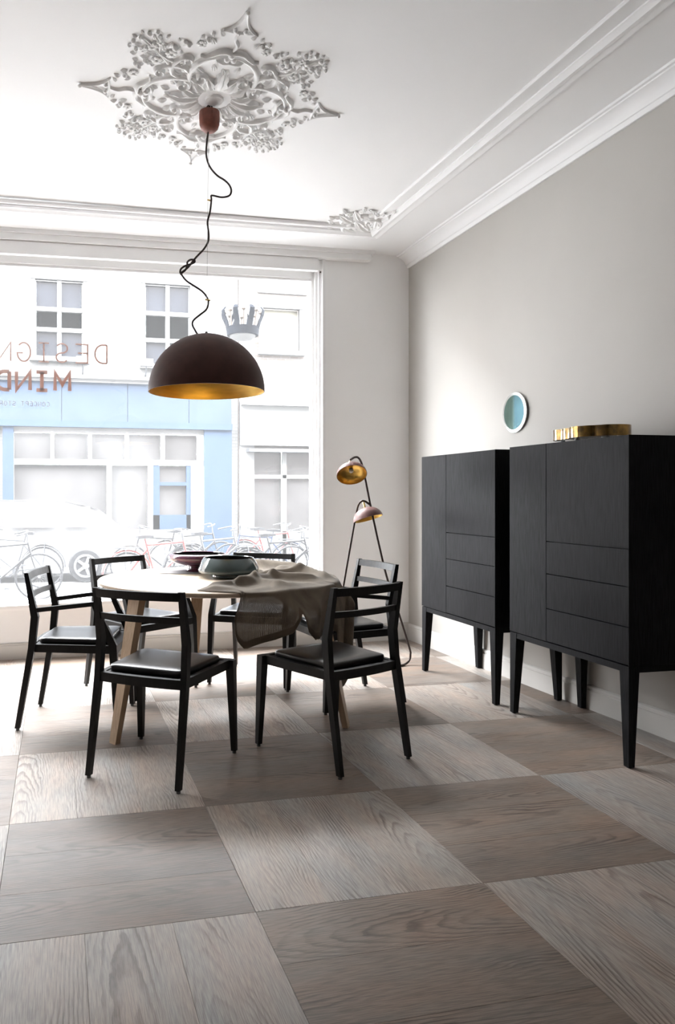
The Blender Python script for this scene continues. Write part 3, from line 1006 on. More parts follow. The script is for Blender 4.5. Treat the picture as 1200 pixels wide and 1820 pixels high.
# ------------------------------------------------------------------ chairs
RY = [(-.262, 0.012), (-.190, 0.42), (-.174, 0.58), (-.218, 0.803)]     # side profile of a rear leg
def rear_y(z):
    for (a, za), (c, zc_) in zip(RY, RY[1:]):
        if z <= zc_:
            return a + (c - a) * (z - za) / (zc_ - za)
    return RY[-1][0]
def make_chair(name, label, arms):
    t = thing(name, label, 'chair')
    for s in (-1, 1):
        b = MB()
        xs = [.212, .207, .206, .204]
        st = [(s * x, y, z) for x, (y, z) in zip(xs, RY)]
        b.bars(st, [.022, .028, .028, .024], [.026, .034, .038, .022])
        lg = b.build('leg', M_BLACKASH, t, bevel=.003)
        b = MB(); b.lathe([(0, 0), (.009, 0), (.009, .014), (0, .014)], 12, Matrix.Translation((s * .212, -.262, 0)))
        b.build('foot_glide', M_GLIDE, lg)
        b = MB()
        st = [(s * .247, .256, .012), (s * .238, .240, .398), (s * .237, .238, .438)]
        w, d = [.024, .038, .038], [.024, .040, .040]
        if arms:
            st = [(s * .247, .256, .012), (s * .240, .236, .40), (s * .239, .232, .445), (s * .232, .135, .650)]
            w, d = [.024, .034, .034, .026], [.024, .040, .042, .028]
        b.bars(st, w, d)
        lg = b.build('leg', M_BLACKASH, t, bevel=.003)
        b = MB(); b.lathe([(0, 0), (.009, 0), (.009, .014), (0, .014)], 12, Matrix.Translation((s * .247, .256, 0)))
        b.build('foot_glide', M_GLIDE, lg)
        if arms:
            b = MB()
            ya = rear_y(.61) + .012
            P_ = []
            for (x, y, z, wx_) in ((s * .206, ya, .602, .022), (s * .232, .148, .641, .028)):
                P_ += [[(x - wx_ / 2, y, z), (x + wx_ / 2, y, z), (x + wx_ / 2, y, z + .022), (x - wx_ / 2, y, z + .022)]]
            b.loft(P_)
            b.build('armrest', M_BLACKASH, t, bevel=.004)
    # seat frame
    b = MB()
    z0, z1 = .398, .438
    for s in (-1, 1):
        xa, xb = s * .207, s * .237
        b.hexa([(xa - s * .026, -.19, z0), (xa, -.19, z0), (xb, .24, z0), (xb - s * .026, .24, z0), (xa - s * .026, -.19, z1), (xa, -.19, z1), (xb, .24, z1), (xb - s * .026, .24, z1)])
    b.box(-.235, .235, .226, .254, z0, z1)
    n = 8
    rr = []
    for k in range(n + 1):
        x = -.204 + .408 * k / n
        y = -.188 - .014 * (1 - (x / .204) ** 2)
        rr.append([(x, y - .013, z0), (x, y + .013, z0), (x, y + .013, z1), (x, y - .013, z1)])
    b.loft(rr)
    b.hexa([(-.20, -.18, z0 + .01), (.20, -.18, z0 + .01), (.23, .235, z0 + .01), (-.23, .235, z0 + .01), (-.20, -.18, z1 - .004), (.20, -.18, z1 - .004), (.23, .235, z1 - .004), (-.23, .235, z1 - .004)])
    b.build('seat_frame', M_BLACKASH, t, bevel=.002)
    # cushion: soft slab
    b = MB()
    def sq(w0, w1, y0, y1, z, r=.03, n=5):
        pts = []
        for (cx, cy, a0) in ((w1 - r, y1 - r, 0), (-w1 + r, y1 - r, pi / 2), (-w0 + r, y0 + r, pi), (w0 - r, y0 + r, 1.5 * pi)):
            for k in range(n + 1):
                a = a0 + pi / 2 * k / n
                pts.append((cx + r * cos(a), cy + r * sin(a), z))
        return pts
    e = .004
    b.loft([sq(.178 - e, .203 - e, -.165 + e, .205 - e, .4345), sq(.178, .203, -.165, .205, .441), sq(.178, .203, -.165, .205, .455), sq(.176, .201, -.163, .203, .461), sq(.168, .193, -.155, .195, .4645), sq(.12, .14, -.11, .15, .467)])
    b.build('cushion', M_LEATHER, t, smooth=50)
    # two curved back rails
    for nm, za, zb, d in (('top_rail', .764, .800, .022), ('back_slat', .668, .696, .016)):
        b = MB()
        n = 12
        rr = []
        for k in range(n + 1):
            x = -.205 + .41 * k / n
            bow = -.026 * (1 - (x / .205) ** 2)
            ya, yb = rear_y(za) + bow, rear_y(zb) + bow
            rr.append([(x, ya - d / 2, za), (x, ya + d / 2, za), (x, yb + d / 2, zb), (x, yb - d / 2, zb)])
        b.loft(rr)
        b.build(nm, M_BLACKASH, t, bevel=.002)
    return t
GS, GA = 'black chairs round the table', 'black armchairs round the table'
def setch(o, x, y, deg, label, grp):
    o.location = (x, y, 0)
    o.rotation_euler = (0, 0, radians(deg - 90))
    o['label'] = label
    o['group'] = grp
side = make_chair('dining_chair', 'x', False)
arm = make_chair('armchair', 'x', True)
bpy.context.view_layer.update()
side2 = copy_tree(side)
arms_ = [arm] + [copy_tree(arm) for _ in range(3)]
setch(side, .457, 3.236, 54.5, 'black armless dining chair, back to us, at the bare wooden side of the table', GS)
setch(side2, 1.268, 3.222, 112.0, 'black armless dining chair with its back to us, beside the hanging linen cloth', GS)
setch(arms_[0], .110, 3.996, -14.3, 'black armchair seen from the side, facing the bare end of the table', GA)
setch(arms_[1], .501, 4.561, -57.0, 'black armchair by the window behind the bare wooden end of the table', GA)
setch(arms_[2], 1.286, 4.641, -119.0, 'black armchair by the window behind the teal bowl', GA)
setch(arms_[3], 1.659, 4.041, 186.8, 'black armchair beside the floor lamp, facing the cloth-covered end of the table', GA)

# ------------------------------------------------------------------ linen cloth thrown over the table
def lerp_table(tab, x):
    if x <= tab[0][0]: return tab[0][1]
    for (a, va), (c, vc) in zip(tab, tab[1:]):
        if x <= c:
            t = (x - a) / (c - a)
            return va + (vc - va) * t
    return tab[-1][1]
def seg_bump(p, a, c, w, h):
    a, c = Vector(a), Vector(c)
    d = c - a
    t = max(0, min(1, (p - a).dot(d) / d.length_squared))
    q = p - (a + d * t)
    return h * math.exp(-(q.length / w) ** 2) * (0.55 + 0.45 * sin(pi * (0.15 + 0.7 * t)))
# where the cloth starts on the table (distance from the centre) and how far it falls past the rim, by direction in degrees
INNER = [(-112, .545), (-108, .40), (-103, .31), (-90, .17), (-75, .13), (-50, .13), (-25, .14), (0, .20), (25, .27), (40, .36), (52, .50), (60, .60)]
OUTER = [(-112, -.09), (-104, -.05), (-96, -.012), (-92.5, .02), (-90.5, .215), (-88, .275), (-82, .255), (-77, .215), (-73, .14), (-70.5, .105), (-67, .20), (-62, .255), (-50, .262), (-41, .262), (-37.5, .28), (-35, .50), (-31.5, .57), (-26, .46), (-21.5, .42), (-19, .275), (0, .262), (25, .262), (45, .20), (60, .06)]
RIDGES = [((.20, .46), (.27, .14), .032, .055), ((.03, -.42), (.26, -.20), .030, .030), ((.26, -.20), (.44, -.30), .035, .028),
          ((.14, .00), (.46, -.04), .030, .026), ((.42, .16), (.56, -.24), .045, .030), ((-.12, -.45), (.10, -.40), .025, .014),
          ((.34, .44), (.55, .26), .055, .036), ((.10, -.16), (.32, -.10), .026, .020), ((.12, -.30), (.20, -.52), .028, .016), ((.48, .02), (.62, .06), .03, .018)]
def pleat(th):
    return 12.0 * th + 1.6 * sin(3.1 * th + .4) + .9
def cloth_pt(u, v):
    """u: direction round the table, v: from the edge lying on the table out to the hem"""
    deg = -112 + 172 * u
    th = radians(deg)
    ri, ro_ = lerp_table(INNER, deg), TR + lerp_table(OUTER, deg)
    rho = ri + (ro_ - ri) * v
    p = Vector((rho * cos(th), rho * sin(th)))
    R = TR + .004
    zt = TZ + .0035
    rip = 1.45 * sum(seg_bump(p, *r) for r in RIDGES)
    ph = pleat(th)
    crumple = .0035 * (1 + sin(34 * p.x + 9 * p.y + 2 * sin(15 * p.y))) * (1 + sin(27 * p.y - 13 * p.x)) * .5
    ray = .010 * (1 + cos(ph)) * min(1, max(0, (rho - .30) / .25))
    if rho <= R:
        edge = min(1, max(0, (R - rho) / .07))
        rim = min(1, min(v / .16, 1) * .9 + .1)
        side = min(1, min(u, 1 - u) / .05 + .12)
        if deg < -92: side *= min(1, max(.1, (1 - v) / .15))
        return Vector((p.x, p.y, zt + (rip + crumple + ray * (.3 + .7 * edge)) * (.2 + .8 * edge) * rim * side + ray * .25 * (1 - edge)))
    s = rho - R
    rb = .014
    if s < rb * pi / 2:
        f = s / rb
        r_, dz = R + rb * sin(f), rb * (1 - cos(f))
    else:
        r_, dz = R + rb, rb + s - rb * pi / 2
    w = min(1, s / .14)
    w = w * w * (3 - 2 * w)
    r_ += w * (.046 * cos(ph) + .012 * cos(2.3 * ph + 1) + .030) - .05 * w * max(0, s - .1)
    th2 = th - w * (.088 * sin(ph) + .02 * sin(2.3 * ph + 1))
    z = zt - dz + .25 * ray * max(0, 1 - s / .05) + .010 * w * sin(2 * ph)
    return Vector((r_ * cos(th2), r_ * sin(th2), z))
CNU, CNV = 210, 90
cl_bm = MB()
uvl = cl_bm.bm.loops.layers.uv.new('UVMap')
grid = [[cl_bm.bm.verts.new(cloth_pt(i / CNU, j / CNV)) for i in range(CNU + 1)] for j in range(CNV + 1)]
for j in range(CNV):
    for i in range(CNU):
        f = cl_bm.bm.faces.new((grid[j][i], grid[j][i + 1], grid[j + 1][i + 1], grid[j + 1][i]))
        for l, (a, c) in zip(f.loops, ((i, j), (i + 1, j), (i + 1, j + 1), (i, j + 1))):
            l[uvl].uv = (a / CNU * 1.6 - .3, c / CNV)
cloth = cl_bm.build('linen_cloth', M_LINEN, smooth=180, solid=.0012)
cloth.location = (TX, TY, 0)
tag(cloth, 'taupe linen cloth rumpled on the table and hanging over its edge', 'cloth')

# bowls and the felt mat
def bowl(name, label, x, y, z, prof_out, prof_in, m_out, m_in):
    t = thing(name, label, 'bowl', (x, y, z))
    b = MB(); b.lathe(prof_out, 72)
    b.build('bowl_body', m_out, t, smooth=50)
    b = MB(); b.lathe(prof_in, 72)
    b.build('bowl_lining', m_in, t, smooth=50)
    return t
R2 = [(0, 0), (.088, 0), (.092, .004), (.090, .012), (.096, .017), (.158, .024), (.170, .030), (.1725, .040), (.168, .060), (.155, .088), (.142, .108), (.1395, .1105), (.136, .108)]
bowl('low_bowl', 'teal-grey glazed bowl with inward sloping side on the table', .945, 4.00, TZ,
     R2, [(.136, .108), (.147, .088), (.158, .058), (.15, .038), (.10, .030), (0, .029)], M_TEAL, M_BOWLIN)
R3 = [(0, 0), (.078, 0), (.080, .005), (.066, .012), (.062, .022), (.085, .034), (.14, .048), (.175, .064), (.187, .082), (.184, .094), (.168, .104), (.160, .106), (.156, .103)]
bowl('footed_bowl', 'aubergine glazed wide bowl on a narrow foot, behind the teal bowl', .838, 4.335, TZ + .0035,
     R3, [(.156, .103), (.168, .092), (.16, .07), (.10, .05), (0, .046)], M_PURPLE, M_BOWLIN)
b = MB()
pts = [(.585, 4.25), (.70, 4.19), (.86, 4.21), (1.00, 4.24), (1.03, 4.40), (.93, 4.50), (.78, 4.47), (.66, 4.38)]
b.loft([[(x, y, TZ + .0005) for x, y in pts], [(x, y, TZ + .0032) for x, y in pts]])
tag(b.build('felt_mat', M_MAT, bevel=.0008), 'thin grey mat lying under the aubergine bowl', 'mat')

# ------------------------------------------------------------------ pendant lamp
LX, LY = 0.776, 3.72
lamp = thing('pendant_lamp', 'large rust-brown dome pendant lamp with gold inside, hanging over the table', 'pendant lamp', (LX, LY, zc(LX, LY)))
zl = zc(LX, LY)
b = MB()
b.lathe([(0, 3.090 - zl), (.010, 3.0905 - zl), (.030, 3.096 - zl), (.045, 3.110 - zl), (.052, 3.13 - zl), (.0535, 3.16 - zl), (.053, 3.195 - zl), (.049, 3.197 - zl), (0, 3.197 - zl)], 40)
b.build('canopy', M_RUSTCUP, lamp, smooth=40)
b = MB()
b.tube(smooth_path([(-.012, .01, 3.196 - zl), (-.012, .0, 3.222 - zl), (.004, -.004, 3.232 - zl), (.014, .0, 3.222 - zl), (.016, .01, 3.19 - zl)], 5), .004)
b.build('ceiling_hook', M_ROD, lamp, smooth=40)
b = MB(); b.tube([(0, 0, 3.19 - zl), (0, 0, zl - zl + .012)], .006, 8)
b.build('hanging_stud', M_ROD, lamp, smooth=40)
sx = 0.760 - LX
RZ, RR, RH = 1.737 - zl, 0.303, 0.300
def dome(r, h, n=22, a0=0.0):
    return [(r * cos(pi / 2 * k / n), RZ + h * sin(pi / 2 * k / n)) for k in range(n)] + [(0, RZ + h)]
b = MB(); b.lathe(dome(RR, RH), 96, Matrix.Translation((sx, 0, 0)))
b.lathe([(RR - .004, RZ), (RR, RZ)], 96, Matrix.Translation((sx, 0, 0)))
b.build('lamp_shade', M_RUST, lamp, smooth=50)
b = MB(); b.lathe(dome(RR - .004, RH - .004), 96, Matrix.Translation((sx, 0, 0)))
b.build('gold_lining', M_GOLD, lamp, smooth=50)
b = MB(); b.tube([(sx, 0, RZ + RH - .006), (sx, 0, RZ + RH - .08)], .024, 20)
b.build('lamp_socket', M_ROD, lamp, smooth=40)
b = MB(); b.ball((sx, 0, RZ + RH - .115), .038, 20, 12)
b.build('light_bulb', M_BULB, lamp, smooth=60)
b = MB(); b.tube([(sx, 0, RZ + RH - .004), (sx, 0, RZ + RH + .014)], [.010, .006], 12)
b.build('wire_grip', M_ROD, lamp, smooth=40)
b = MB(); b.tube([(-.004, 0, 3.095 - zl), (sx, 0, RZ + RH + .01)], .0009, 6)
b.build('steel_wire', M_STEEL, lamp)
cab = [(0.769, 3.093), (0.763, 3.031), (0.762, 2.973), (0.778, 2.916), (0.814, 2.869), (0.853, 2.844), (0.88, 2.822), (0.893, 2.797), (0.884, 2.774), (0.844, 2.763), (0.799, 2.765), (0.784, 2.758), (0.784, 2.734), (0.777, 2.672), (0.766, 2.622), (0.774, 2.564), (0.771, 2.525), (0.748, 2.483), (0.715, 2.445), (0.692, 2.417), (0.665, 2.383), (0.635, 2.358), (0.622, 2.349), (0.624, 2.366), (0.644, 2.382), (0.671, 2.392), (0.695, 2.406), (0.696, 2.42), (0.677, 2.422), (0.659, 2.406), (0.656, 2.386), (0.647, 2.362), (0.627, 2.346), (0.628, 2.334), (0.653, 2.307), (0.695, 2.286), (0.739, 2.263), (0.766, 2.232), (0.771, 2.2), (0.757, 2.164), (0.718, 2.13), (0.69, 2.105), (0.686, 2.084), (0.701, 2.059), (0.712, 2.042), (0.718, 2.026)]
dep = [.012 * sin(k * .9) for k in range(len(cab))]
for k, v in ((20, .008), (21, .010), (22, .0), (23, -.010), (24, -.010), (25, -.012), (26, -.006), (27, .0), (28, .006), (29, -.004), (30, -.012), (31, -.010), (32, .004)):
    dep[k] = v
dep[0] = dep[-1] = 0
b = MB(); b.tube(smooth_path([(x - LX, d, z - zl) for (x, z), d in zip(cab, dep)], 5), .0050, 8)
b.build('cable', M_CABLE, lamp, smooth=60)
for (x, z) in ((.779, 2.737), (.768, 2.217)):
    b = MB(); b.tube([(x - LX - .014, .002, z - zl + .002), (x - LX + .012, .0, z - zl - .002)], .0045, 10)
    b.build('cable_clip', M_BRASS, lamp, smooth=40)

# ------------------------------------------------------------------ floor lamp with two shades
fl = thing('floor_lamp', 'bent-rod floor lamp with two mauve domes lined in gold, in the corner', 'floor lamp', (2.10, 4.66, 0))
ox, oy = 2.10, 4.66
def rel(*P):
    return [(x - ox, y - oy, z) for x, y, z in P]
rod = .0075
b = MB()   # tall rod: base bar, foot bend, stem, top arch
b.tube(smooth_path(rel((1.78, 4.50, rod), (2.05, 4.60, rod), (2.33, 4.705, rod), (2.40, 4.735, rod + .004), (2.436, 4.748, .035), (2.446, 4.752, .075), (2.438, 4.752, .12), (2.36, 4.755, .36), (2.274, 4.755, .60), (2.21, 4.755, .84), (2.145, 4.755, 1.12), (2.098, 4.755, 1.34), (2.082, 4.752, 1.40), (2.064, 4.745, 1.44), (2.040, 4.735, 1.462), (2.012, 4.725, 1.462), (1.985, 4.71, 1.450), (1.972, 4.70, 1.444)), 5), rod, 10)
b.build('stem', M_ROD, fl, smooth=60)
b = MB()   # short rod: far foot up to the lower arch
b.tube(smooth_path(rel((1.78, 4.50, rod), (1.80, 4.62, rod), (1.835, 4.73, rod), (1.848, 4.765, .02), (1.856, 4.77, .06), (1.90, 4.775, .30), (1.965, 4.78, .64), (2.027, 4.785, .96), (2.050, 4.785, 1.075), (2.064, 4.783, 1.13), (2.085, 4.775, 1.158), (2.110, 4.765, 1.156), (2.132, 4.755, 1.138), (2.142, 4.75, 1.130)), 5), rod, 10)
b.build('stem', M_ROD, fl, smooth=60)
def shade(cx, cy, cz, axis, R):
    """axis: direction from the opening to the crown"""
    ax = Vector(axis).normalized()
    Q = ax.to_track_quat('Z', 'Y').to_matrix().to_4x4()
    T = Matrix.Translation((cx - ox, cy - oy, cz)) @ Q
    H = R * .80
    n = 14
    b = MB(); b.lathe([(R * cos(pi / 2 * k / n), H * sin(pi / 2 * k / n)) for k in range(n)] + [(0, H)], 48, T)
    b.lathe([(R - .003, 0), (R, 0)], 48, T)
    s = b.build('lamp_shade', M_MAUVE, fl, smooth=50)
    b = MB(); b.lathe([((R - .003) * cos(pi / 2 * k / n), (H - .003) * sin(pi / 2 * k / n)) for k in range(n)] + [(0, H - .003)], 48, T)
    b.build('gold_lining', M_GOLD, s, smooth=50)
    b = MB(); b.lathe([(0, H - .03), (.016, H - .03), (.017, H - .004), (0, H - .004)], 16, T)
    b.build('lamp_socket', M_BRASS, s, smooth=40)
    b = MB(); b.ball((0, 0, H - .045), .017, 14, 10)
    bmesh.ops.transform(b.bm, matrix=T, verts=b.bm.verts)
    b.build('light_bulb', M_BULB, s, smooth=60)
    b = MB(); b.lathe([(0, H - .002), (.0085, H - .002), (.0085, H + .036), (.006, H + .040), (0, H + .040)], 16, T)
    b.build('swivel_neck', M_BRASS, fl, smooth=40)
    return T @ Vector((0, 0, H + .036))
k1 = shade(1.962, 4.655, 1.338, (.13, .62, .78), .103)
k2 = shade(2.113, 4.725, 1.036, (-.19, .26, .95), .103)

# ------------------------------------------------------------------ lettering on the outside of the shop window (read from the street)
let = thing('window_lettering', 'mirrored copper shop lettering stuck on the window glass', 'lettering', (0.374, 5.60 - 0.02 * (2.86 - .374) + .104, 1.0))
def arcpts(cx, cy, rx, ry, a0, a1, n=14):
    return [(cx + rx * cos(radians(a0 + (a1 - a0) * k / n)), cy + ry * sin(radians(a0 + (a1 - a0) * k / n))) for k in range(n + 1)]
GLY = {
    'D': [[(0, 0), (0, 1)], [(0, 1), (.35, 1)] + arcpts(.35, .5, .65, .5, 90, -90) + [(0, 0)]],
    'E': [[(1, 1), (0, 1), (0, 0), (1, 0)], [(0, .52), (.8, .52)]],
    'S': [arcpts(.5, .75, .48, .25, 30, 270, 16) + arcpts(.5, .25, .5, .25, 90, -150, 16)],
    'I': [[(0, 1), (1, 1)], [(.5, 1), (.5, 0)], [(0, 0), (1, 0)]],
    'G': [arcpts(.5, .5, .5, .5, 45, 330, 20) + [(.98, .45), (.55, .45)]],
    'N': [[(0, 0), (0, 1), (1, 0), (1, 1)]],
    'M': [[(0, 0), (0, 1), (.5, .35), (1, 1), (1, 0)]],
    'C': [arcpts(.5, .5, .5, .5, 45, 315, 18)],
    'O': [arcpts(.5, .5, .5, .5, 0, 360, 22)],
    'P': [[(0, 0), (0, 1), (.5, 1)] + arcpts(.5, .75, .5, .25, 90, -90) + [(0, .5)]],
    'T': [[(0, 1), (1, 1)], [(.5, 1), (.5, 0)]],
    'R': [[(0, 0), (0, 1), (.5, 1)] + arcpts(.5, .75, .5, .25, 90, -90) + [(0, .5)], [(.45, .5), (1, 0)]],
}
def glyph(ch, x0, z0, w, h, t, m):
    """x0 = right-hand side as seen from the room: letters run towards -x"""
    b = MB()
    for st in GLY[ch]:
        P_ = [Vector((x0 - u * w, z0 + v * h)) for u, v in st]
        P_ = [p for i, p in enumerate(P_) if i == 0 or (p - P_[i - 1]).length > 1e-5]
        n = len(P_)
        closed = (P_[0] - P_[-1]).length < 1e-6
        L, R_ = [], []
        for i, p in enumerate(P_):
            a = (P_[i] - P_[i - 1]).normalized() if i else None
            c = (P_[i + 1] - P_[i]).normalized() if i < n - 1 else None
            if closed and i == 0: a = (P_[0] - P_[-2]).normalized()
            if closed and i == n - 1: c = (P_[1] - P_[0]).normalized()
            if a is None: tt, k = c, 1
            elif c is None: tt, k = a, 1
            else:
                tt = (a + c)
                tt = tt.normalized() if tt.length > .3 else a
                k = min(1 / max(.35, abs(tt.dot(a))), 2.2)
            q = Vector((-tt.y, tt.x)) * t / 2 * k
            L.append(p + q); R_.append(p - q)
        b.loft([[(l.x, 0, l.y), (r.x, 0, r.y), (r.x, .0012, r.y), (l.x, .0012, l.y)] for l, r in zip(L, R_)])
    return b.build('letter', m, let)
LX0 = 0.374
for ch, x, w, z in (('D', .374, .090, 2.212), ('E', .228, .090, 2.210), ('S', .079, .085, 2.209), ('I', -.060, .075, 2.208), ('G', -.194, .099, 2.205), ('N', -.338, .090, 2.204)):
    glyph(ch, x - LX0, z - 1.0, w, .140, .0115, M_LETTER)
for ch, x, w, z in (('M', .094, .108, 1.992), ('I', -.071, .081, 1.992), ('N', -.198, .098, 1.990), ('D', -.348, .094, 1.989)):
    glyph(ch, x - LX0, z - 1.0, w, .136, .028, M_LETTER)
x = -.056
for ch in 'CONCEPT STORE':
    if ch != ' ':
        glyph(ch, x - LX0, 1.871 - 1.0, .019, .032, .004, M_LETTER2)
    x -= .031

# ------------------------------------------------------------------ the street outside
GZ = -0.36
b = MB(); b.box(-30, 26, 5.95, 17.5, GZ - .2, GZ)
struct(b.build('street', M_STREET), 'pale stone street outside the shop window')
FYD = 16.5      # face of the houses opposite

def sash(b_parent, x0, x1, z0, z1, cols, bars_z, name='window', pane=M_PANE, y=FYD):
    """white timber window set in the facade: frame with bars, panes as sub-parts"""
    b = MB()
    w = .09
    b.box(x0 - .10, x1 + .10, y - .07, y + .05, z1, z1 + .16); b.box(x0 - .12, x1 + .12, y - .12, y + .05, z0 - .10, z0)
    b.box(x0 - .10, x0, y - .05, y + .05, z0, z1); b.box(x1, x1 + .10, y - .05, y + .05, z0, z1)
    xs = [x0 + (x1 - x0) * k / cols for k in range(1, cols)]
    for x in xs:
        b.box(x - w / 2, x + w / 2, y - .02, y + .06, z0, z1)
    for z in bars_z:
        b.box(x0, x1, y - .03, y + .06, z - w / 2, z + w / 2)
    o = b.build(name, M_EXTW, b_parent)
    zz = [z0] + list(bars_z) + [z1]
    xx = [x0] + xs + [x1]
    for i in range(len(xx) - 1):
        for k in range(len(zz) - 1):
            p = MB(); p.box(xx[i] + .02, xx[i + 1] - .02, y + .07, y + .09, zz[k] + .02, zz[k + 1] - .02)
            p.build('pane', pane, o)
    return o

h1 = thing('shop_house', 'white painted brick house with a pale blue shopfront across the street', 'building', (1.3, FYD, GZ))
def P1(o):
    o.matrix_parent_inverse = Matrix.Translation((-1.3, -FYD, -GZ))
    return o
b = MB()
wall_holes(b, -9, 4.12, GZ, 10.5, FYD, FYD + .3, [(-.47, .57, 4.25, 5.95), (1.95, 2.98, 4.17, 6.0), (-5.4, -4.2, 4.2, 6.0), (-3.0, -1.9, 4.2, 6.0), (-.93, 3.30, GZ + .5, 2.70), (-6.5, -2.0, GZ + .5, 2.70)])
P1(b.build('brick_wall', M_WBRICK, h1))
for a in ((-.47, .57, 4.25, 5.95, 2, [5.30, 4.85]), (1.95, 2.98, 4.17, 6.0, 2, [5.33, 4.72]), (-5.4, -4.2, 4.2, 6.0, 2, [5.3]), (-3.0, -1.9, 4.2, 6.0, 2, [5.3])):
    P1(sash(h1, *a))
b = MB(); b.box(-9, 4.0, FYD - .22, FYD, 3.77, 3.86); b.box(-9, 4.0, FYD - .14, FYD, 3.70, 3.77)
P1(b.build('cornice', M_EXTW, h1))
xs_ = [-9, -4.5, -2.9, -1.3, .1, 1.55, 2.95, 3.95]
for a, c in zip(xs_, xs_[1:]):
    b = MB(); b.box(a + .006, c - .006, FYD - .07, FYD, 2.84, 3.70)
    P1(b.build('fascia_panel', M_BLUE, h1, bevel=.006))
b = MB(); b.box(-9, 3.95, FYD - .16, FYD, 2.70, 2.84)
P1(b.build('fascia_rail', M_BLUED, h1))
for x0, x1 in ((-1.15, -.92), (3.30, 3.95), (-2.0, -1.75)):
    b = MB(); b.box(x0, x1, FYD - .10, FYD, GZ, 2.70); b.box(x0 - .02, x1 + .02, FYD - .12, FYD, GZ, .25)
    P1(b.build('pilaster', M_BLUED, h1, bevel=.005))
b = MB()
b.box(-.92, 3.30, FYD - .03, FYD + .06, 1.88, 2.0); b.box(-.92, 3.30, FYD - .03, FYD + .06, 2.58, 2.70)
for x in (-.10, .72, 1.545, 2.36, 3.2):
    b.box(x - .04, x + .04, FYD - .03, FYD + .06, 2.0, 2.58)
for x in (1.15, 2.08, 3.05):
    b.box(x - .05, x + .05, FYD - .03, FYD + .06, GZ, 1.88)
b.box(-.92, 3.3, FYD - .05, FYD + .06, GZ, .42)
P1(b.build('shopfront_frame', M_EXTW, h1))
for x0, x1 in zip([-.92, -.06, .76, 1.585, 2.40], [-.14, .68, 1.505, 2.32, 3.16]):
    b = MB(); b.box(x0, x1, FYD + .08, FYD + .10, 2.0, 2.58)
    P1(b.build('pane', M_PANEL, h1))
for x0, x1 in ((-.92, 1.10), (1.20, 2.03), (2.13, 3.0)):
    b = MB(); b.box(x0, x1, FYD + .08, FYD + .10, .42, 1.88)
    P1(b.build('pane', M_PANEL, h1))
b = MB(); b.box(2.13, 2.28, FYD - .02, FYD + .07, .0, 1.88); b.box(2.9, 3.0, FYD - .02, FYD + .07, .0, 1.88); b.box(2.13, 3.0, FYD - .02, FYD + .07, .0, .75); b.box(2.28, 2.9, FYD - .02, FYD + .07, 1.42, 1.5)
P1(b.build('shop_door', M_BLUED, h1))
for x in (.55, 1.93):
    lp = thing('sign_lamp', 'small white sign lamp over the blue fascia, ' + ('left one by the letter D' if x < 1 else 'one under the right sash window'), 'lamp', (x, FYD - .02, 3.80), group='sign lamps over the blue fascia')
    b = MB(); b.tube([(0, 0, 0), (0, -.30, .10), (0, -.42, .26)], .018, 8)
    b.build('bracket', M_BIKE_G, lp)
    b = MB(); b.box(-.14, .14, -.52, -.36, .24, .40)
    b.build('lamp_head', M_EXTW, lp, bevel=.02)

h2 = thing('brick_house', 'pale brick house with a cream window and grey shopfront, right of the blue shop', 'building', (6.0, FYD, GZ))
def P2(o):
    o.matrix_parent_inverse = Matrix.Translation((-6.0, -FYD, -GZ))
    return o
b = MB()
wall_holes(b, 4.13, 12, GZ, 10.5, FYD, FYD + .3, [(4.72, 5.62, 4.60, 5.60), (7.0, 8.2, 4.4, 6.2), (4.45, 8.2, GZ + .5, 2.30), (9.0, 11.5, GZ + .5, 2.3)])
P2(b.build('brick_wall', M_PBRICK, h2))
P2(sash(h2, 4.72, 5.62, 4.60, 5.60, 1, [], 'window', M_BLIND))
P2(sash(h2, 7.0, 8.2, 4.4, 6.2, 2, [5.3]))
b = MB(); b.box(4.15, 4.50, FYD - .06, FYD, GZ, 6.9)
P2(b.build('pilaster', M_EXTW, h2))
b = MB(); b.box(4.6, 5.8, FYD - .05, FYD, 5.95, 6.02)
P2(b.build('lintel', M_EXTW, h2))
b = MB(); b.box(4.15, 8.6, FYD - .30, FYD, 3.28, 3.38); b.box(4.15, 8.6, FYD - .14, FYD, 2.36, 3.28)
P2(b.build('shop_cornice', M_EXTW, h2))
b = MB(); b.box(4.30, 8.3, FYD - .35, FYD, 2.20, 2.27)
P2(b.build('awning_box', M_BIKE_G, h2))
b = MB()
for x in (4.42, 5.25, 6.2, 7.2, 8.2):
    b.box(x - .05, x + .05, FYD - .02, FYD + .06, GZ, 2.25)
b.box(4.42, 8.2, FYD - .02, FYD + .06, GZ, .35); b.box(4.42, 8.2, FYD - .02, FYD + .06, 1.60, 1.68)
P2(b.build('shopfront_frame', M_EXTW, h2))
for x0, x1 in ((4.47, 5.2), (5.3, 6.15), (6.25, 7.15), (7.25, 8.15)):
    for z0, z1 in ((.35, 1.60), (1.68, 2.25)):
        b = MB(); b.box(x0, x1, FYD + .08, FYD + .10, z0, z1)
        P2(b.build('pane', M_PANEL, h2))

b = MB()        # the rest of our own street front, and added fronts opposite
b.box(-14, 14, 5.66, 5.86, 3.76, 9.5); b.box(-14, -3.42, 5.66, 5.86, GZ, 3.76); b.box(3.22, 14, 5.66, 5.86, GZ, 3.76)
b.box(-24, -9, FYD, FYD + .3, GZ, 10.5); b.box(12, 22, FYD, FYD + .3, GZ, 10.5)  # unseen fronts opposite, extended to keep low sky light off the side wall
struct(b.build('wall_street', plain('street_front_render', (0.16, 0.14, 0.13), 0.85, var=0.05, scale=1)), 'brick street front of our own row of houses, plus added unseen fronts opposite')

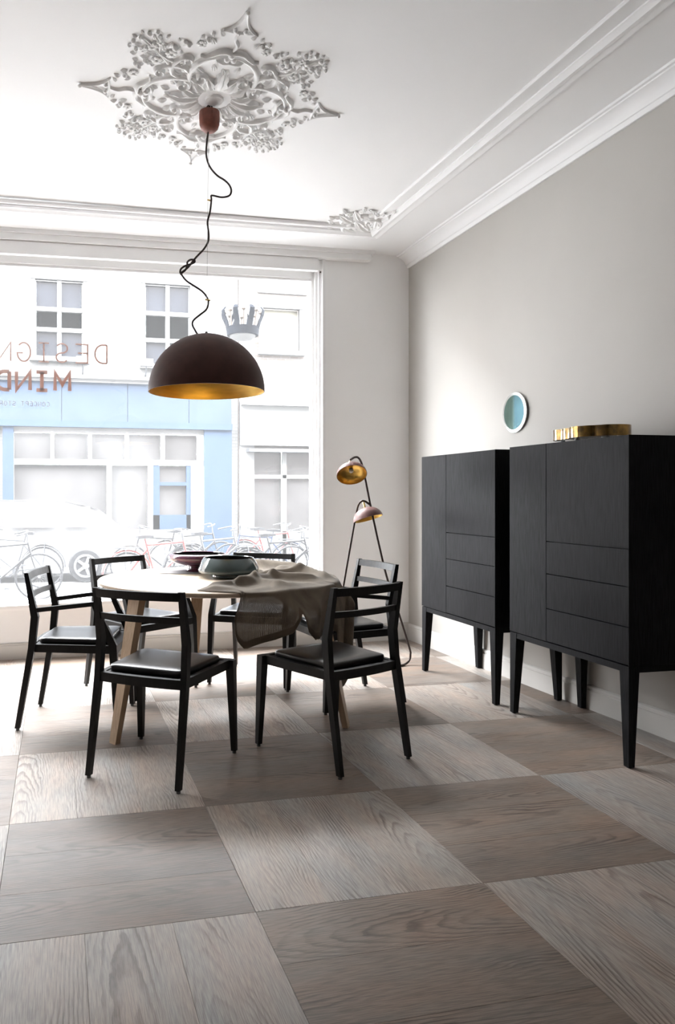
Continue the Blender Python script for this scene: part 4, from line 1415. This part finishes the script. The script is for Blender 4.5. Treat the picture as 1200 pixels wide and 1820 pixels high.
# white car parked across the street
car = thing('car', 'white car parked in front of the blue shop, one dark wheel showing', 'car', (-.60, 14.1, GZ))
prof = [(-2.05, .28), (-2.08, .62), (-2.0, .86), (-1.55, .98), (-.95, 1.40), (-.4, 1.48), (.75, 1.46), (1.35, 1.30), (1.75, .98), (2.02, .88), (2.08, .55), (2.02, .28)]
b = MB()
rings = []
for y, k, dz in ((-.80, .97, -.02), (-.84, 1.0, 0), (.84, 1.0, 0), (.80, .97, -.02)):
    rings.append([(x * k, y * (1 if z < 1.0 else .86), z + (dz if z > .4 else 0)) for x, z in prof])
b.loft(rings)
b.build('car_body', M_CAR, car, smooth=30, bevel=.03)
for x0, x1, x2, x3 in ((-1.02, -.30, -.38, -.82), (-.22, .62, .58, -.28), (.70, 1.28, 1.18, .66)):
    b = MB()
    b.hexa([(x0, -.862, .99), (x1, -.862, .99), (x1, -.83, .99), (x0, -.83, .99), (x3, -.738, 1.36), (x2, -.738, 1.36), (x2, -.70, 1.36), (x3, -.70, 1.36)])
    b.build('side_window', M_PANEL, car)
for x in (-1.28, 1.10):
    for s in (-1, 1):
        T = Matrix.Translation((x, s * .80, .30)) @ Matrix.Rotation(radians(90), 4, 'X')
        b = MB(); b.lathe([(0, -.10), (.19, -.10), (.28, -.10), (.30, -.07), (.30, .07), (.28, .10), (.19, .10), (0, .10)], 32, T)
        w = b.build('wheel', M_TYRE, car, smooth=40)
        b = MB()
        b.lathe([(.17, -.112), (.21, -.112), (.21, .112), (.17, .112), (.17, -.112)], 32, T)
        b.lathe([(0, -.112), (.06, -.112), (.06, .112), (0, .112)], 20, T)
        for k in range(5):
            a = 2 * pi * k / 5
            bb = b.box(.05, .18, -.025, .025, -.112, .112)
            bmesh.ops.transform(b.bm, matrix=T @ Matrix.Rotation(a, 4, 'Z'), verts=bb)
        b.build('hub', M_ALLOY, w, smooth=30)

# bicycles
def make_bike(mframe, label):
    t = thing('bicycle', label, 'bicycle')
    R = .335
    for x in (-.52, .52):
        b = MB(); b.tube([(x + R * cos(2 * pi * k / 36), 0, R + .016 + R * sin(2 * pi * k / 36)) for k in range(36)], .017, 8, closed=True)
        w = b.build('wheel', M_TYRE, t, smooth=60)
        b = MB()
        for k in range(14):
            a = 2 * pi * k / 14
            b.tube([(x, .02 * (-1) ** k, R + .016), (x + (R - .02) * cos(a), 0, R + .016 + (R - .02) * sin(a))], .0022, 4)
        b.tube([(x, -.04, R + .016), (x, .04, R + .016)], .02, 8)
        b.build('spokes', M_ALLOY, w)
    hub = R + .016
    b = MB()
    bbp, st, hd, hl = (-.08, 0, .30), (-.22, 0, .80), (.36, 0, .86), (.40, 0, .70)
    for a, c in ((bbp, st), (st, (.355, 0, .84)), (bbp, hl), (hd, hl), ((-.52, .0, hub), bbp), ((-.52, 0, hub), (-.205, 0, .74))):
        b.tube([a, c], .017, 8)
    b.tube(smooth_path([hl, (.43, 0, .58), (.49, 0, .42), (.52, 0, hub)], 3), .013, 8)
    b.tube([st, (-.245, 0, .90)], .013, 8)
    b.build('frame', mframe, t, smooth=50)
    b = MB(); b.tube([(.36, 0, .86), (.345, 0, 1.0)], .013, 8)
    b.tube(smooth_path([(.18, -.29, .98), (.27, -.27, 1.0), (.36, -.14, 1.03), (.345, 0, 1.0), (.36, .14, 1.03), (.27, .27, 1.0), (.18, .29, .98)], 3), .012, 8)
    b.build('handlebar', M_BIKE_G, t, smooth=50)
    b = MB(); b.loft([[(-.37, -.09, .90), (-.37, .09, .90), (-.37, .09, .945), (-.37, -.09, .945)], [(-.25, -.07, .905), (-.25, .07, .905), (-.25, .07, .955), (-.25, -.07, .955)], [(-.11, -.018, .915), (-.11, .018, .915), (-.11, .018, .945), (-.11, -.018, .945)]])
    b.build('saddle', M_TYRE, t, bevel=.012)
    b = MB(); b.tube([(-.08, -.06, .30), (-.08, .06, .30)], .055, 14); b.tube([(-.08, -.07, .30), (.06, -.07, .20)], .011, 6); b.tube([(-.08, .07, .30), (-.22, .07, .40)], .011, 6)
    b.box(.02, .10, -.14, -.06, .19, .21); b.box(-.26, -.18, .06, .14, .39, .41)
    b.build('crank', M_BIKE_G, t)
    b = MB(); b.tube([(-.52 + (R + .04) * cos(radians(a)), 0, hub + (R + .04) * sin(radians(a))) for a in range(20, 181, 16)], .014, 6)
    b.build('mudguard', mframe, t, smooth=60)
    b = MB(); b.box(-.72, -.34, -.06, .06, .76, .775); b.tube([(-.52, .05, hub), (-.56, .06, .76)], .007, 6); b.tube([(-.52, -.05, hub), (-.56, -.06, .76)], .007, 6)
    b.build('carrier', M_BIKE_G, t)
    return t
GB = 'bicycles parked in the street'
bikes = {}
for k, m in (('k', M_BIKE_K), ('r', M_BIKE_R), ('b', M_BIKE_B), ('g', M_BIKE_G)):
    bikes[k] = [make_bike(m, 'x'), 0]
bpy.context.view_layer.update()
for k, x, y, deg, lab in (
    ('k', -.78, 11.1, 6, 'black bicycle at the left edge of the window, nearest of the two there'),
    ('g', -.75, 12.6, 174, 'grey bicycle at the left edge of the window, behind the black one'),
    ('r', 1.55, 11.1, 7, 'red bicycle just left of the aubergine bowl'),
    ('k', 1.75, 12.6, 172, 'black bicycle behind the red one, beyond the aubergine bowl'),
    ('k', 2.48, 13.3, 4, 'black bicycle nearest the blue shop door, behind the parked row'),
    ('g', 2.55, 11.85, 8, 'grey bicycle behind the teal bowl'),
    ('k', 3.50, 11.1, -6, 'black bicycle seen over the back of the armchair behind the teal bowl'),
    ('b', 3.55, 12.6, 170, 'blue bicycle in front of the blue pilaster'),
    ('r', 3.95, 13.3, 5, 'red bicycle at the foot of the white pilaster between the houses'),
    ('g', 4.45, 11.85, 172, 'grey bicycle beside the right window frame')):
    src, used = bikes[k]
    o = src if not used else copy_tree(src)
    bikes[k][1] = 1
    o.location = (x, y, GZ)
    o.rotation_euler = (0, 0, radians(deg))
    o['label'] = lab
    o['group'] = GB

# crown hung over the street
cw = thing('street_crown', 'blue-grey crown-shaped street lamp hung on wires outside the window', 'street lamp', (2.31, 9.0, 3.23))
b = MB(); b.lathe([(.170, 0), (.200, 0), (.215, .10), (.185, .10), (.170, 0)], 40)
b.build('band', M_CROWN, cw, smooth=40)
b = MB(); b.lathe([(0, -.05), (.12, -.045), (.165, -.01), (.165, .0), (0, .0)], 32)
b.build('lamp_dish', M_EXTW, cw, smooth=40)
for k in range(8):
    a = 2 * pi * k / 8 + .2
    rings = []
    for r, z, w in ((.205, .08, .030), (.225, .16, .034), (.262, .24, .034), (.275, .30, .030), (.245, .34, .022)):
        rings.append([((r + i) * cos(a) - j * sin(a), (r + i) * sin(a) + j * cos(a), z) for i, j in ((-.008, -w), (.008, -w), (.008, w), (-.008, w))])
    b = MB(); b.loft(rings)
    b.build('prong', M_CROWN, cw, bevel=.004)
    b = MB(); b.ball((.23 * cos(a + .39), .23 * sin(a + .39), .29), .028, 10, 6, .7)
    b.tube([(.205 * cos(a + .39), .205 * sin(a + .39), .09), (.23 * cos(a + .39), .23 * sin(a + .39), .28)], .008, 6)
    b.build('ornament', M_CROWNGOLD, cw, smooth=50)
b = MB()
for k in range(4):
    a = pi / 4 + pi / 2 * k
    b.tube([(.19 * cos(a), .19 * sin(a), .10), (.06, .05, .62)], .004, 6)
b.tube([(.06, .05, .62), (.60, 7.48, 4.9)], .006, 6)
b.tube([(.06, .05, .62), (.0, -3.06, .20)], .006, 6)
b.build('suspension_wire', M_STEEL, cw)
